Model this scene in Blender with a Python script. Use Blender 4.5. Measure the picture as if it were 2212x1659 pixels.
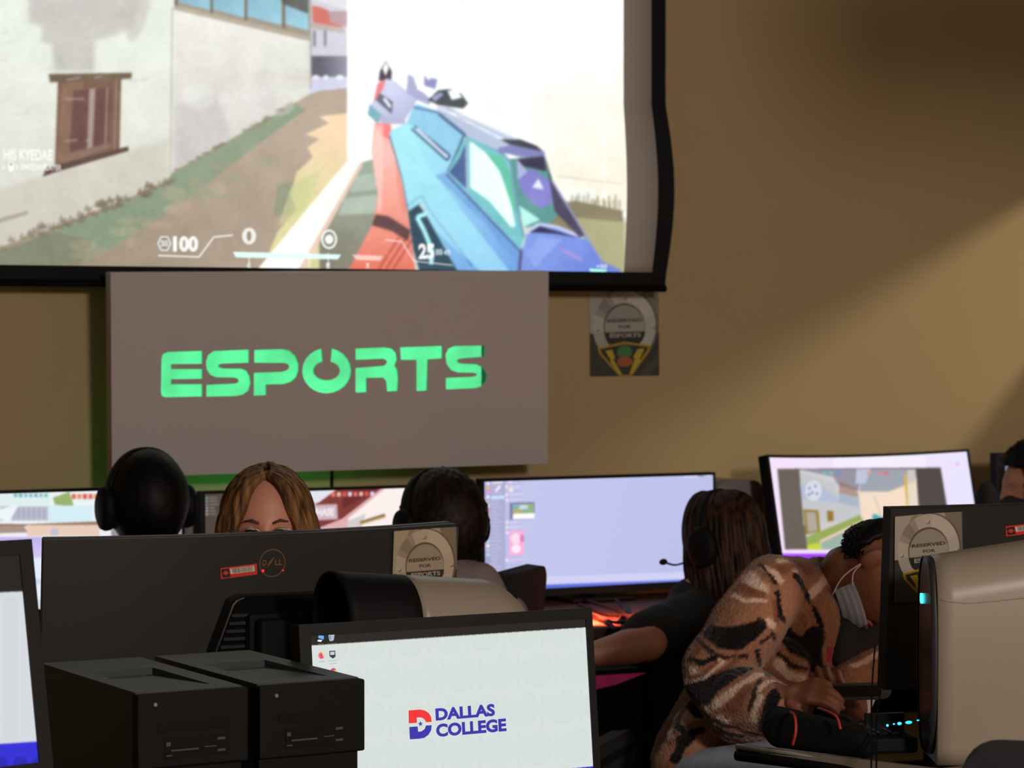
import bpy, bmesh, math, random
import numpy as np
from mathutils import Vector, Matrix

for _o in list(bpy.data.objects):
    bpy.data.objects.remove(_o, do_unlink=True)
random.seed(7)
SC = bpy.context.scene
COL = SC.collection
R = math.radians

# ------------------------------------------------------------------ camera
F, CX, CY, HOR = 5455.0, 1106.0, 829.5, 760.0     # focal length and centre in photo pixels, horizon row
EYE, YAW = 1.48, R(20.0)
PITCH = math.atan((CY - HOR) / F)
RH = Vector((math.cos(YAW), -math.sin(YAW), 0))    # horizontal right and forward of the view
FH = Vector((math.sin(YAW), math.cos(YAW), 0))
UPZ = Vector((0, 0, 1))
CFW = (FH * math.cos(PITCH) - UPZ * math.sin(PITCH)).normalized()
CUP = RH.cross(CFW).normalized()
CPOS = Vector((0, 0, EYE))
cam_d = bpy.data.cameras.new('camera')
cam_d.sensor_width = 36.0
cam_d.lens = F / 2212.0 * 36.0
cam_d.clip_start = 0.05
cam_d.clip_end = 100
cam = bpy.data.objects.new('camera', cam_d)
COL.objects.link(cam)
cam.matrix_world = Matrix((
    (RH.x, CUP.x, -CFW.x, CPOS.x), (RH.y, CUP.y, -CFW.y, CPOS.y), (RH.z, CUP.z, -CFW.z, CPOS.z), (0, 0, 0, 1)))
cam_d.dof.use_dof = True
cam_d.dof.focus_distance = 4.5
cam_d.dof.aperture_fstop = 8.0
SC.camera = cam

# ------------------------------------------------------------------ colour management, world
SC.view_settings.view_transform = 'Standard'
SC.view_settings.look = 'None'
SC.view_settings.exposure = 0.0
SC.view_settings.gamma = 1.0
SC.view_settings.use_curve_mapping = False
SC.cycles.use_adaptive_sampling = True
SC.cycles.adaptive_threshold = 0.04
SC.cycles.max_bounces = 5
SC.cycles.diffuse_bounces = 3
SC.cycles.glossy_bounces = 2
SC.cycles.transmission_bounces = 4
wd = bpy.data.worlds.new('world')
SC.world = wd
wd.use_nodes = True
wd.node_tree.nodes['Background'].inputs[0].default_value = (0.30, 0.26, 0.22, 1)
wd.node_tree.nodes['Background'].inputs[1].default_value = 0.05


def W(px, py, d):
    """world point seen at photo pixel (px, py), d metres along the view axis"""
    return CPOS + (CFW + RH * ((px - CX) / F) - CUP * ((py - CY) / F)) * d


def WZ(px, py, z):
    ray = CFW + RH * ((px - CX) / F) - CUP * ((py - CY) / F)
    return CPOS + ray * ((z - EYE) / ray.z)


def vd(x, d, z=0.0):
    return RH * x + FH * d + UPZ * z


def proj(p):
    v = Vector(p) - CPOS
    d = v.dot(CFW)
    return CX + F * v.dot(RH) / d, CY - F * v.dot(CUP) / d


def lin(c):
    out = []
    for v in c[:3]:
        v = v / 255.0
        out.append(v / 12.92 if v <= 0.04045 else ((v + 0.055) / 1.055) ** 2.4)
    return out


def area_light(name, loc, target, sx, sy, power, color):
    d = bpy.data.lights.new(name, 'AREA')
    d.shape = 'RECTANGLE'
    d.size, d.size_y = sx, sy
    d.energy = power
    d.color = color
    o = bpy.data.objects.new(name, d)
    COL.objects.link(o)
    o.location = loc
    o.rotation_euler = (Vector(target) - Vector(loc)).to_track_quat('-Z', 'Y').to_euler()
    return o


# one point light stands in for the unseen ceiling lights, chosen for evenness
YW = 7.534                                         # the end wall stands at y = YW
ZC = 2.95
XRW = 5.0                                          # the right-hand wall, just outside the picture


def point_light(name, loc, power, color, rad):
    d = bpy.data.lights.new(name, 'POINT')
    d.energy = power
    d.color = color
    d.shadow_soft_size = rad
    o = bpy.data.objects.new(name, d)
    COL.objects.link(o)
    o.location = loc
    return o


point_light('room_fill_light', (1.6, -0.8, 2.4), 500, (1.0, 0.905, 0.86), 0.24)
# unseen lamp added past the right-hand wall, its band shaped by the slot there
point_light('wall_band_light', (5.6, YW - 3.0, 2.55), 118, (1.0, 0.90, 0.70), 0.05)

# ------------------------------------------------------------------ materials
MATS = {}


def mat(name, col, rough=0.6, metal=0.0, spec=0.5, noise=0.0, nscale=60.0, bump=0.0, bscale=120.0,
        emit=None, estr=1.0, sheen=0.0, coat=0.0):
    """procedural material; col is an sRGB 0-255 albedo"""
    if name in MATS:
        return MATS[name]
    m = bpy.data.materials.new(name)
    m.use_nodes = True
    nt = m.node_tree
    b = nt.nodes['Principled BSDF']
    c = lin(col) + [1]
    b.inputs['Base Color'].default_value = c
    b.inputs['Roughness'].default_value = rough
    b.inputs['Metallic'].default_value = metal
    b.inputs['Specular IOR Level'].default_value = spec
    b.inputs['Sheen Weight'].default_value = sheen
    b.inputs['Coat Weight'].default_value = coat
    tc = nt.nodes.new('ShaderNodeTexCoord')
    if noise > 0:
        n = nt.nodes.new('ShaderNodeTexNoise')
        n.inputs['Scale'].default_value = nscale
        n.inputs['Detail'].default_value = 4
        nt.links.new(tc.outputs['Object'], n.inputs['Vector'])
        r = nt.nodes.new('ShaderNodeMapRange')
        r.inputs['To Min'].default_value = 1 - noise
        r.inputs['To Max'].default_value = 1 + noise
        nt.links.new(n.outputs['Fac'], r.inputs['Value'])
        mx = nt.nodes.new('ShaderNodeMix')
        mx.data_type = 'RGBA'
        mx.blend_type = 'MULTIPLY'
        mx.inputs['Factor'].default_value = 1
        mx.inputs[6].default_value = c
        nt.links.new(r.outputs['Result'], mx.inputs[7])
        nt.links.new(mx.outputs[2], b.inputs['Base Color'])
    if bump > 0:
        n2 = nt.nodes.new('ShaderNodeTexNoise')
        n2.inputs['Scale'].default_value = bscale
        n2.inputs['Detail'].default_value = 3
        nt.links.new(tc.outputs['Object'], n2.inputs['Vector'])
        bp = nt.nodes.new('ShaderNodeBump')
        bp.inputs['Strength'].default_value = bump
        bp.inputs['Distance'].default_value = 0.004
        nt.links.new(n2.outputs['Fac'], bp.inputs['Height'])
        nt.links.new(bp.outputs['Normal'], b.inputs['Normal'])
    if emit is not None:
        b.inputs['Emission Color'].default_value = lin(emit) + [1]
        b.inputs['Emission Strength'].default_value = estr
    MATS[name] = m
    return m


def mat_attr(name, emissive, strength=1.0, rough=0.5):
    """print or lit picture whose colours are stored on the mesh"""
    if name in MATS:
        return MATS[name]
    m = bpy.data.materials.new(name)
    m.use_nodes = True
    nt = m.node_tree
    b = nt.nodes['Principled BSDF']
    a = nt.nodes.new('ShaderNodeAttribute')
    a.attribute_name = 'pic'
    b.inputs['Roughness'].default_value = rough
    if emissive:
        b.inputs['Base Color'].default_value = (0.01, 0.01, 0.01, 1)
        b.inputs['Specular IOR Level'].default_value = 0.15
        nt.links.new(a.outputs['Color'], b.inputs['Emission Color'])
        b.inputs['Emission Strength'].default_value = strength
    else:
        nt.links.new(a.outputs['Color'], b.inputs['Base Color'])
    MATS[name] = m
    return m


# ------------------------------------------------------------------ mesh helpers
def obj(name, mesh, material, parent=None, smooth=False):
    o = bpy.data.objects.new(name, mesh)
    COL.objects.link(o)
    if material is not None:
        mesh.materials.clear()
        mesh.materials.append(material)
    if smooth:
        mesh.polygons.foreach_set('use_smooth', [True] * len(mesh.polygons))
    if parent is not None:
        o.parent = parent
    return o


def bmobj(name, bm, material, parent=None, smooth=False):
    me = bpy.data.meshes.new(name)
    bmesh.ops.recalc_face_normals(bm, faces=bm.faces)
    bm.to_mesh(me)
    bm.free()
    return obj(name, me, material, parent, smooth)


def thing(name, label, cat, M=None, group=None):
    o = bpy.data.objects.new(name, None)
    COL.objects.link(o)
    o.empty_display_size = 0.05
    if M is not None:
        o.matrix_world = M
    return tag(o, label, cat, group)


def tag(o, label, cat, group=None):
    o['label'] = label
    o['category'] = cat
    if group:
        o['group'] = group
    return o


def box(bm, x0, x1, y0, y1, z0, z1, bev=0.0, seg=2, M=None):
    vs = [bm.verts.new((x, y, z)) for x in (x0, x1) for y in (y0, y1) for z in (z0, z1)]
    q = [(0, 1, 3, 2), (4, 6, 7, 5), (0, 4, 5, 1), (2, 3, 7, 6), (0, 2, 6, 4), (1, 5, 7, 3)]
    fs = [bm.faces.new([vs[i] for i in f]) for f in q]
    if bev > 0:
        es = list({e for f in fs for e in f.edges})
        r = bmesh.ops.bevel(bm, geom=es, offset=bev, segments=seg, profile=0.5, affect='EDGES')
        vs = list({v for f in r['faces'] for v in f.verts} | {v for v in vs if v.is_valid})
    if M is not None:
        bmesh.ops.transform(bm, matrix=M, verts=[v for v in vs if v.is_valid])


def box_obj(name, b, material, parent=None, bev=0.0, seg=2, M=None, smooth=False):
    bm = bmesh.new()
    box(bm, *b, bev=bev, seg=seg, M=M)
    return bmobj(name, bm, material, parent, smooth)


def tube(bm, pts, rads, n=8, cap=True):
    """swept round tube through points with a radius per point"""
    pts = [Vector(p) for p in pts]
    if not hasattr(rads, '__len__'):
        rads = [rads] * len(pts)
    rings = []
    t0 = (pts[1] - pts[0]).normalized()
    ref = Vector((0, 0, 1)) if abs(t0.z) < 0.9 else Vector((1, 0, 0))
    nrm = t0.cross(ref).normalized()
    for i, p in enumerate(pts):
        t = (pts[min(i + 1, len(pts) - 1)] - pts[max(i - 1, 0)]).normalized()
        nrm = (nrm - t * nrm.dot(t)).normalized()
        bi = t.cross(nrm)
        rings.append([bm.verts.new(p + (nrm * math.cos(2 * math.pi * k / n) + bi * math.sin(2 * math.pi * k / n)) * rads[i])
                      for k in range(n)])
    for a, b in zip(rings, rings[1:]):
        for k in range(n):
            bm.faces.new((a[k], a[(k + 1) % n], b[(k + 1) % n], b[k]))
    if cap:
        bm.faces.new(rings[0][::-1])
        bm.faces.new(rings[-1])


def spline(pts, n=6):
    """Catmull-Rom through points"""
    P = [Vector(p) for p in pts]
    P = [P[0] * 2 - P[1]] + P + [P[-1] * 2 - P[-2]]
    out = []
    for i in range(1, len(P) - 2):
        for k in range(n):
            t = k / n
            a, b, c, d = P[i - 1], P[i], P[i + 1], P[i + 2]
            out.append(0.5 * (2 * b + (c - a) * t + (2 * a - 5 * b + 4 * c - d) * t * t + (3 * b - a - 3 * c + d) * t ** 3))
    out.append(P[-2])
    return out


def prism(bm, poly, y0, y1):
    """closed polygon in local x,z pushed from y0 to y1"""
    a = [bm.verts.new((p[0], y0, p[1])) for p in poly]
    b = [bm.verts.new((p[0], y1, p[1])) for p in poly]
    bm.faces.new(a)
    bm.faces.new(b[::-1])
    n = len(poly)
    for i in range(n):
        bm.faces.new((a[i], b[i], b[(i + 1) % n], a[(i + 1) % n]))


def disc_pts(cx, cz, rx, rz, n=32, a0=0.0, a1=2 * math.pi):
    full = abs(a1 - a0 - 2 * math.pi) < 1e-6
    m = n if full else n + 1
    return [(cx + rx * math.cos(a0 + (a1 - a0) * k / n), cz + rz * math.sin(a0 + (a1 - a0) * k / n)) for k in range(m)]


def round_rect(x0, x1, z0, z1, r, n=5):
    out = []
    for cx, cz, a in ((x1 - r, z1 - r, 0), (x0 + r, z1 - r, 90), (x0 + r, z0 + r, 180), (x1 - r, z0 + r, 270)):
        for k in range(n + 1):
            t = R(a + 90 * k / n)
            out.append((cx + r * math.cos(t), cz + r * math.sin(t)))
    return out


class Frame:
    """a flat thing's own axes: local x to its right, z up its face, y into its back (the face looks along -y)"""

    def __init__(s, origin, yaw, tilt=0.0, roll=0.0):
        # yaw: angle of its right-hand axis away from the picture plane (deg, receding to the right), tilt: top leans back
        r = vd(math.cos(R(yaw)), math.sin(R(yaw)))
        back = UPZ.cross(r)
        up = (UPZ * math.cos(R(tilt)) + back * math.sin(R(tilt))).normalized()
        rr = (r * math.cos(R(roll)) + up * math.sin(R(roll))).normalized()
        up = (up * math.cos(R(roll)) - r * math.sin(R(roll))).normalized()
        s.o, s.r, s.u = Vector(origin), rr, up
        s.b = up.cross(rr).normalized()
        s.M = Matrix(((s.r.x, s.b.x, s.u.x, s.o.x), (s.r.y, s.b.y, s.u.y, s.o.y), (s.r.z, s.b.z, s.u.z, s.o.z), (0, 0, 0, 1)))

    def loc(s, px, py, y=0.0):
        """local (x, z) on the face where photo pixel (px, py) falls"""
        ray = CFW + RH * ((px - CX) / F) - CUP * ((py - CY) / F)
        o = s.o + s.b * y
        t = (o - CPOS).dot(s.b) / ray.dot(s.b)
        q = CPOS + ray * t - o
        return q.dot(s.r), q.dot(s.u)

    def shifted(s, dx, dy, dz):
        f = Frame.__new__(Frame)
        f.r, f.u, f.b = s.r, s.u, s.b
        f.o = s.o + s.r * dx + s.b * dy + s.u * dz
        f.M = s.M.copy()
        f.M.translation = f.o
        return f


# ------------------------------------------------------------------ drawing flat pictures (screens, posters)
_TXT = {}


def text_tris(s, bold=0.0):
    key = (s, bold)
    if key in _TXT:
        return _TXT[key]
    cu = bpy.data.curves.new('lettering', 'FONT')
    cu.body = s
    cu.size = 1.0
    cu.offset = bold
    cu.resolution_u = 4
    o = bpy.data.objects.new('lettering', cu)
    COL.objects.link(o)
    dg = bpy.context.evaluated_depsgraph_get()
    me = bpy.data.meshes.new_from_object(o.evaluated_get(dg))
    me.calc_loop_triangles()
    v = np.array([p.co[:2] for p in me.vertices])
    t = np.array([list(q.vertices) for q in me.loop_triangles])
    bpy.data.objects.remove(o, do_unlink=True)
    bpy.data.curves.remove(cu)
    bpy.data.meshes.remove(me)
    lo, hi = v.min(0), v.max(0)
    v = (v - lo) / (hi - lo)
    asp = (hi[0] - lo[0]) / (hi[1] - lo[1])
    _TXT[key] = (v, t, asp)
    return _TXT[key]


class Canvas:
    """a picture drawn in photo-pixel coordinates, k samples per pixel"""

    def __init__(s, x0, y0, x1, y1, k, col):
        s.x0, s.y0, s.k = x0, y0, k
        s.w, s.h = int((x1 - x0) * k) + 1, int((y1 - y0) * k) + 1
        s.a = np.ones((s.h, s.w, 3)) * np.array(col, float)

    def poly(s, pts, col, alpha=1.0, col2=None, grad=None, mask_only=False):
        p = np.array(pts, float)
        q = (p - [s.x0, s.y0]) * s.k
        ax, ay = max(0, int(q[:, 0].min()) - 1), max(0, int(q[:, 1].min()) - 1)
        bx, by = min(s.w, int(q[:, 0].max()) + 2), min(s.h, int(q[:, 1].max()) + 2)
        if ax >= bx or ay >= by:
            return
        acc = np.zeros((by - ay, bx - ax))
        for ox, oy in ((-.25, -.25), (.25, -.25), (-.25, .25), (.25, .25)):
            X, Y = np.meshgrid(np.arange(ax, bx) + ox, np.arange(ay, by) + oy)
            ins = np.zeros(X.shape, bool)
            n = len(q)
            for i in range(n):
                xa, ya = q[i]
                xb, yb = q[(i + 1) % n]
                if ya == yb:
                    continue
                c = ((ya > Y) != (yb > Y)) & (X < (xb - xa) * (Y - ya) / (yb - ya) + xa)
                ins ^= c
            acc += ins
        acc = acc / 4.0 * alpha
        colr = np.array(col, float)
        if col2 is not None:
            X, Y = np.meshgrid(np.arange(ax, bx) / s.k + s.x0, np.arange(ay, by) / s.k + s.y0)
            (gx0, gy0), (gx1, gy1) = grad
            dx, dy = gx1 - gx0, gy1 - gy0
            t = np.clip(((X - gx0) * dx + (Y - gy0) * dy) / (dx * dx + dy * dy), 0, 1)[..., None]
            colr = colr * (1 - t) + np.array(col2, float) * t
        sub = s.a[ay:by, ax:bx]
        s.a[ay:by, ax:bx] = sub * (1 - acc[..., None]) + colr * acc[..., None]

    def rect(s, x0, y0, x1, y1, col, alpha=1.0, **kw):
        s.poly([(x0, y0), (x1, y0), (x1, y1), (x0, y1)], col, alpha, **kw)

    def line(s, pts, w, col, alpha=1.0):
        for (xa, ya), (xb, yb) in zip(pts, pts[1:]):
            L = math.hypot(xb - xa, yb - ya) or 1e-6
            nx, ny = -(yb - ya) / L * w / 2, (xb - xa) / L * w / 2
            s.poly([(xa + nx, ya + ny), (xb + nx, yb + ny), (xb - nx, yb - ny), (xa - nx, ya - ny)], col, alpha)

    def ell(s, cx, cy, rx, ry, col, alpha=1.0, n=28, **kw):
        s.poly([(cx + rx * math.cos(2 * math.pi * i / n), cy + ry * math.sin(2 * math.pi * i / n)) for i in range(n)], col, alpha, **kw)

    def text(s, t, x0, x1, y0, y1, col, bold=0.0, dy=0.0, alpha=1.0):
        """lettering fitted to a pixel box; dy = rise of the right end"""
        v, tr, _ = text_tris(t, bold)
        P = np.stack([x0 + v[:, 0] * (x1 - x0), y1 - v[:, 1] * (y1 - y0) - v[:, 0] * dy], 1)
        for q in tr:
            s.poly(P[q], col, alpha)

    def blur(s, sig, box=None):
        sig = sig * s.k
        n = max(1, int(sig * 3))
        kx = np.exp(-0.5 * (np.arange(-n, n + 1) / sig) ** 2)
        kx /= kx.sum()
        b = s.a if box is None else s.a[box]
        for ax in (0, 1):
            pad = [(0, 0)] * 3
            pad[ax] = (n, n)
            c = np.pad(b, pad, mode='edge')
            out = np.zeros_like(b)
            for i, wt in enumerate(kx):
                sl = [slice(None)] * 3
                sl[ax] = slice(i, i + b.shape[ax])
                out += c[tuple(sl)] * wt
            b = out
        if box is None:
            s.a = b
        else:
            s.a[box] = b

    def mottle(s, amp, cell, seed=1):
        rs = np.random.RandomState(seed)
        g = rs.randn(int(s.h / (cell * s.k)) + 3, int(s.w / (cell * s.k)) + 3)
        ys, xs = np.arange(s.h) / (cell * s.k), np.arange(s.w) / (cell * s.k)
        yi, xi = ys.astype(int), xs.astype(int)
        fy, fx = (ys - yi)[:, None], (xs - xi)[None, :]
        v = (g[yi][:, xi] * (1 - fy) * (1 - fx) + g[yi + 1][:, xi] * fy * (1 - fx) + g[yi][:, xi + 1] * (1 - fy) * fx + g[yi + 1][:, xi + 1] * fy * fx)
        s.a += v[..., None] * amp

    def sample(s, px, py):
        q = np.clip((px - s.x0) * s.k, 0, s.w - 1.001)
        p = np.clip((py - s.y0) * s.k, 0, s.h - 1.001)
        xi, yi = q.astype(int), p.astype(int)
        fx, fy = (q - xi)[:, None], (p - yi)[:, None]
        a = s.a
        c = a[yi, xi] * (1 - fx) * (1 - fy) + a[yi, xi + 1] * fx * (1 - fy) + a[yi + 1, xi] * (1 - fx) * fy + a[yi + 1, xi + 1] * fx * fy
        c = np.clip(c / 255.0, 0, 2)
        return np.where(c <= 0.04045, c / 12.92, ((c + 0.055) / 1.055) ** 2.4)


def grid_picture(name, fr, x0, x1, z0, z1, nx, nz, y, canvas, material, parent, bend=None, warp=None):
    """one continuous sheet carrying a drawn picture"""
    xs = np.linspace(x0, x1, nx + 1)
    zs = np.linspace(z0, z1, nz + 1)
    X, Z = np.meshgrid(xs, zs)
    Y = np.full(X.shape, y)
    if bend:
        ang = X / bend
        Xl, Yl = bend * np.sin(ang), Y - bend * (1 - np.cos(ang))
    else:
        Xl, Yl = X, Y
    if warp is not None:
        Yl = Yl + warp(X, Z)
    co = np.stack([Xl.ravel(), Yl.ravel(), Z.ravel()], 1)
    Mx = np.array(fr.M)
    wco = co @ Mx[:3, :3].T + Mx[:3, 3] - np.array(CPOS)
    dd = wco @ np.array(CFW)
    px = CX + F * (wco @ np.array(RH)) / dd
    py = CY - F * (wco @ np.array(CUP)) / dd
    rgb = canvas.sample(px, py)
    i = np.arange(nz)[:, None] * (nx + 1) + np.arange(nx)[None, :]
    f = np.stack([i, i + 1, i + nx + 2, i + nx + 1], -1).reshape(-1, 4)
    me = bpy.data.meshes.new(name)
    me.vertices.add(len(co))
    me.vertices.foreach_set('co', co.ravel())
    me.loops.add(f.size)
    me.loops.foreach_set('vertex_index', f.ravel())
    me.polygons.add(len(f))
    me.polygons.foreach_set('loop_start', np.arange(len(f)) * 4)
    me.update(calc_edges=True)
    at = me.color_attributes.new('pic', 'FLOAT_COLOR', 'POINT')
    at.data.foreach_set('color', np.concatenate([rgb, np.ones((len(rgb), 1))], 1).ravel())
    return obj(name, me, material, parent)


def text_obj(name, s, parent, x0, x1, z0, z1, y, material, bold=0.0, thick=0.0006):
    v, tr, _ = text_tris(s, bold)
    P = [(x0 + a * (x1 - x0), z0 + b * (z1 - z0)) for a, b in v]
    me = bpy.data.meshes.new(name)
    me.from_pydata([(p[0], y, p[1]) for p in P], [], [list(map(int, t)) for t in tr])
    return obj(name, me, material, parent)


def px_poly(name, fr, pts, y0, y1, material, parent):
    bm = bmesh.new()
    prism(bm, [fr.loc(px, py, y0) for px, py in pts], y0, y1)
    return bmobj(name, bm, material, parent)


def bent_box(bm, x0, x1, z0, z1, y0, y1, bend, nx):
    """slab bent about a vertical axis in front of it (edges come towards the viewer of the screen)"""
    rows = []
    for i in range(nx + 1):
        x = x0 + (x1 - x0) * i / nx
        row = []
        for yy, zz in ((y0, z0), (y0, z1), (y1, z1), (y1, z0)):
            if bend:
                a = x / bend
                rr = bend + yy
                row.append(bm.verts.new((rr * math.sin(a), bend * (math.cos(a) - 1) + yy * math.cos(a), zz)))
            else:
                row.append(bm.verts.new((x, yy, zz)))
        rows.append(row)
    for a, b in zip(rows, rows[1:]):
        for k in range(4):
            bm.faces.new((a[k], b[k], b[(k + 1) % 4], a[(k + 1) % 4]))
    bm.faces.new(rows[0])
    bm.faces.new(rows[-1][::-1])

# ------------------------------------------------------------------ shared materials
M_WALL = mat('tan wall paint', (185, 161, 117), 0.75, noise=0.04, nscale=3, bump=0.06, bscale=260)
M_CEIL = mat('ceiling tile', (150, 146, 138), 0.9, noise=0.05, nscale=30)
M_FLOOR = mat('dark carpet', (58, 56, 58), 0.95, noise=0.25, nscale=160, bump=0.3, bscale=400)
M_BLACK = mat('black plastic', (17, 16, 16), 0.6, spec=0.12, noise=0.06, nscale=40)
M_GLOSS = mat('glossy black plastic', (14, 14, 16), 0.25, spec=0.3)
M_DGREY = mat('dark grey plastic', (40, 38, 37), 0.5, spec=0.3, noise=0.05, nscale=80, bump=0.05, bscale=500)
M_CASE = mat('dark grey steel', (50, 55, 55), 0.5, metal=0.0, spec=0.3, noise=0.04, nscale=90)
M_SHELL = mat('pearl white plastic shell', (146, 133, 116), 0.38, spec=0.35, noise=0.02, nscale=50)
M_PALE = mat('pale grey plastic', (140, 134, 132), 0.5, noise=0.03, nscale=40)
M_WHITE = mat('white board', (186, 176, 172), 0.6, noise=0.03, nscale=5)
M_CLOTH = mat('black screen cloth', (9, 9, 10), 0.9)
M_FAB = mat('white screen fabric', (185, 178, 172), 0.85)
M_STEEL = mat('brushed steel', (170, 168, 165), 0.3, metal=0.9)
M_DESK = mat('dark desk laminate', (58, 46, 42), 0.75, spec=0.15, noise=0.15, nscale=14)
M_DESK2 = mat('grey brown desk laminate', (118, 104, 88), 0.45, noise=0.08, nscale=30)
M_CABLE = mat('black cable rubber', (12, 11, 11), 0.7, spec=0.1)
M_PIC = mat_attr('lit picture', True, 1.0)
M_PROJ = mat_attr('projected picture', True, 1.08)
M_PRINT = mat_attr('printed paper', False, rough=0.45)


def structure(name, b, m):
    o = box_obj(name, b, m)
    o['kind'] = 'structure'
    return o


# ------------------------------------------------------------------ the room
XL, XR, YB = -4.6, XRW, -4.0
structure('wall_back', (XL, XR, YW, YW + 0.12, 0, ZC), M_WALL)
structure('wall_left', (XL - 0.12, XL, YB, YW + 0.12, 0, ZC), M_WALL)
# right-hand wall with a made-up slot, cut to shape the light band
WZ0, WZ1, WY0, WY1 = 1.865, 2.217, YW - 2.6, YW - 0.03
bm = bmesh.new()
box(bm, XR, XR + 0.02, YB, WY0, 0, ZC)
box(bm, XR, XR + 0.02, WY1, YW + 0.12, 0, ZC)
box(bm, XR, XR + 0.02, WY0, WY1, 0, WZ0)
box(bm, XR, XR + 0.02, WY0, WY1, WZ1, ZC)
bmobj('wall_right', bm, M_WALL)['kind'] = 'structure'
structure('wall_front', (XL - 0.12, XR + 0.12, YB - 0.12, YB, 0, ZC), M_WALL)
structure('floor', (XL - 0.12, XR + 2.0, YB - 0.12, YW + 0.12, -0.1, 0), M_FLOOR)
structure('ceiling', (XL - 0.12, XR + 2.0, YB - 0.12, YW + 0.12, ZC, ZC + 0.1), M_CEIL)
structure('baseboard_back', (XL, XR, YW - 0.015, YW, 0, 0.1), M_BLACK)

# ------------------------------------------------------------------ projection screen
fs = Frame(W(700, 300, 7.62), 20.0, 0.0, 0.0)
pl, _ = fs.loc(-30, 300)
pr, _ = fs.loc(1346, 560)
_, pb = fs.loc(700, 580)
_, pt = fs.loc(700, -195)
cr, _ = fs.loc(1407, 300)
er, _ = fs.loc(1438, 300)
_, bb = fs.loc(700, 614)
top = ZC - 0.10 - fs.o.z


def curl(X, Z):
    """the free right-hand edge of the cloth curls forward a little towards its lower corner"""
    t = np.clip((X - (pr - 0.25)) / (er - pr + 0.25), 0, 1)
    w = np.clip((Z - pb + 0.02) / 0.55, 0, 1)
    return -0.07 * t * t * np.sin(np.clip(w, 0, 1) * math.pi) * (w < 1)


cv = Canvas(-40, -205, 1352, 596, 1.0, (214, 214, 202))
# --- drawn street scene: plastered walls, alley, bright wall, generic blue toy-like rifle, arm
cv.poly([(-40, -205), (378, -205), (378, 390), (-40, 545)], (224, 229, 218), col2=(204, 203, 190), grad=((150, 100), (150, 520)))
cv.poly([(-40, 420), (365, 300), (365, 395), (-40, 560)], (182, 172, 158), 0.4)
cv.poly([(62, -60), (305, -60), (290, 62), (205, 88), (203, 155), (118, 152), (112, 95), (90, 92), (90, 55), (62, 50)], (187, 184, 178), 0.85)
cv.poly([(270, -20), (330, -20), (310, 60), (290, 90), (275, 85)], (192, 186, 180), 0.7)
cv.poly([(374, 5), (670, 70), (670, 205), (374, 380)], (228, 226, 218), col2=(204, 198, 192), grad=((500, 60), (450, 340)))
cv.poly([(374, 230), (470, 200), (500, 300), (374, 378)], (190, 184, 184), 0.6)
cv.poly([(560, 95), (668, 110), (668, 200), (600, 235)], (216, 224, 210), 0.6)
cv.blur(4.5)
cv.poly([(376, -205), (672, -205), (672, 82), (376, 14)], (152, 142, 128))
for xa, xb in ((384, 455), (460, 528), (534, 608), (616, 666)):
    cv.poly([(xa, -120), (xb, -120), (xb, 8 + (xb - 384) * 0.205), (xa, 4 + (xa - 384) * 0.205)], (120, 160, 178), col2=(150, 205, 222), grad=((xa, -40), (xb, 60)))
    cv.line([(xa - 3, -120), (xa - 3, 14 + (xa - 384) * 0.2)], 5, (104, 92, 80))
cv.poly([(600, -40), (666, -20), (666, 30), (610, 8)], (78, 70, 62), 0.8)
cv.line([(376, 16), (670, 84)], 10, (176, 164, 146))
cv.line([(372, 15), (368, 385)], 3, (170, 164, 152), 0.8)
# street in the distance
cv.rect(670, -205, 750, 200, (204, 203, 215))
cv.poly([(670, -205), (750, -205), (750, 22), (680, 0)], (222, 222, 226))
cv.poly([(674, 12), (690, 14), (730, 32), (742, 64), (676, 50)], (206, 110, 100))
cv.poly([(708, 24), (750, 24), (750, 58), (715, 50)], (180, 150, 155))
cv.poly([(672, 48), (745, 60), (745, 72), (672, 62)], (186, 174, 166))
for xx in (677, 700):
    cv.rect(xx, 66, xx + 5, 100, (120, 118, 128))
cv.rect(672, 121, 750, 166, (92, 90, 104), col2=(140, 140, 156), grad=((690, 130), (750, 130)))
for xx, rr in ((682, 8), (704, 6), (734, 9)):
    cv.ell(xx, 168, rr, 6, (232, 232, 250))
cv.rect(668, 172, 750, 200, (205, 206, 228))
cv.line([(671, 0), (671, 190)], 4, (168, 166, 160))
# ground
cv.poly([(-40, 596), (-40, 548), (120, 490), (365, 392), (372, 372), (668, 204), (690, 196), (752, 190), (752, 596)], (178, 160, 142), col2=(150, 134, 114), grad=((640, 230), (300, 560)))
cv.poly([(-40, 560), (200, 465), (365, 395), (372, 375), (640, 222), (660, 238), (560, 310), (450, 395), (350, 470), (200, 560), (-40, 600)], (108, 146, 112), 0.6)
cv.poly([(-40, 555), (120, 500), (200, 520), (160, 600), (-40, 600)], (112, 104, 84), 0.5)
cv.poly([(600, 400), (640, 390), (628, 460), (590, 470)], (112, 140, 104), 0.5)
rs = random.Random(3)
for i in range(60):
    t = rs.random()
    x = -30 + 400 * t
    y = 545 - 155 * t + rs.uniform(-12, 8)
    cv.poly([(x - 8, y + 6), (x - 2, y - 9), (x + 3, y + 1), (x + 9, y - 4), (x + 8, y + 8)], (112, 98, 78), 0.6)
for i in range(30):
    t = rs.random()
    x = 375 + 290 * t
    y = 372 - 168 * t + rs.uniform(-3, 4)
    cv.ell(x, y, 7, 3, (118, 106, 88), 0.5)
cv.poly([(-30, 480), (60, 455), (60, 463), (-30, 490)], (150, 140, 124), 0.8)
cv.poly([(752, 244), (688, 252), (712, 266), (660, 290), (690, 300), (664, 318), (676, 340), (640, 372), (628, 420), (640, 452), (600, 500), (560, 596), (752, 596)], (240, 208, 172), col2=(214, 206, 150), grad=((720, 280), (640, 440)))
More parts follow.
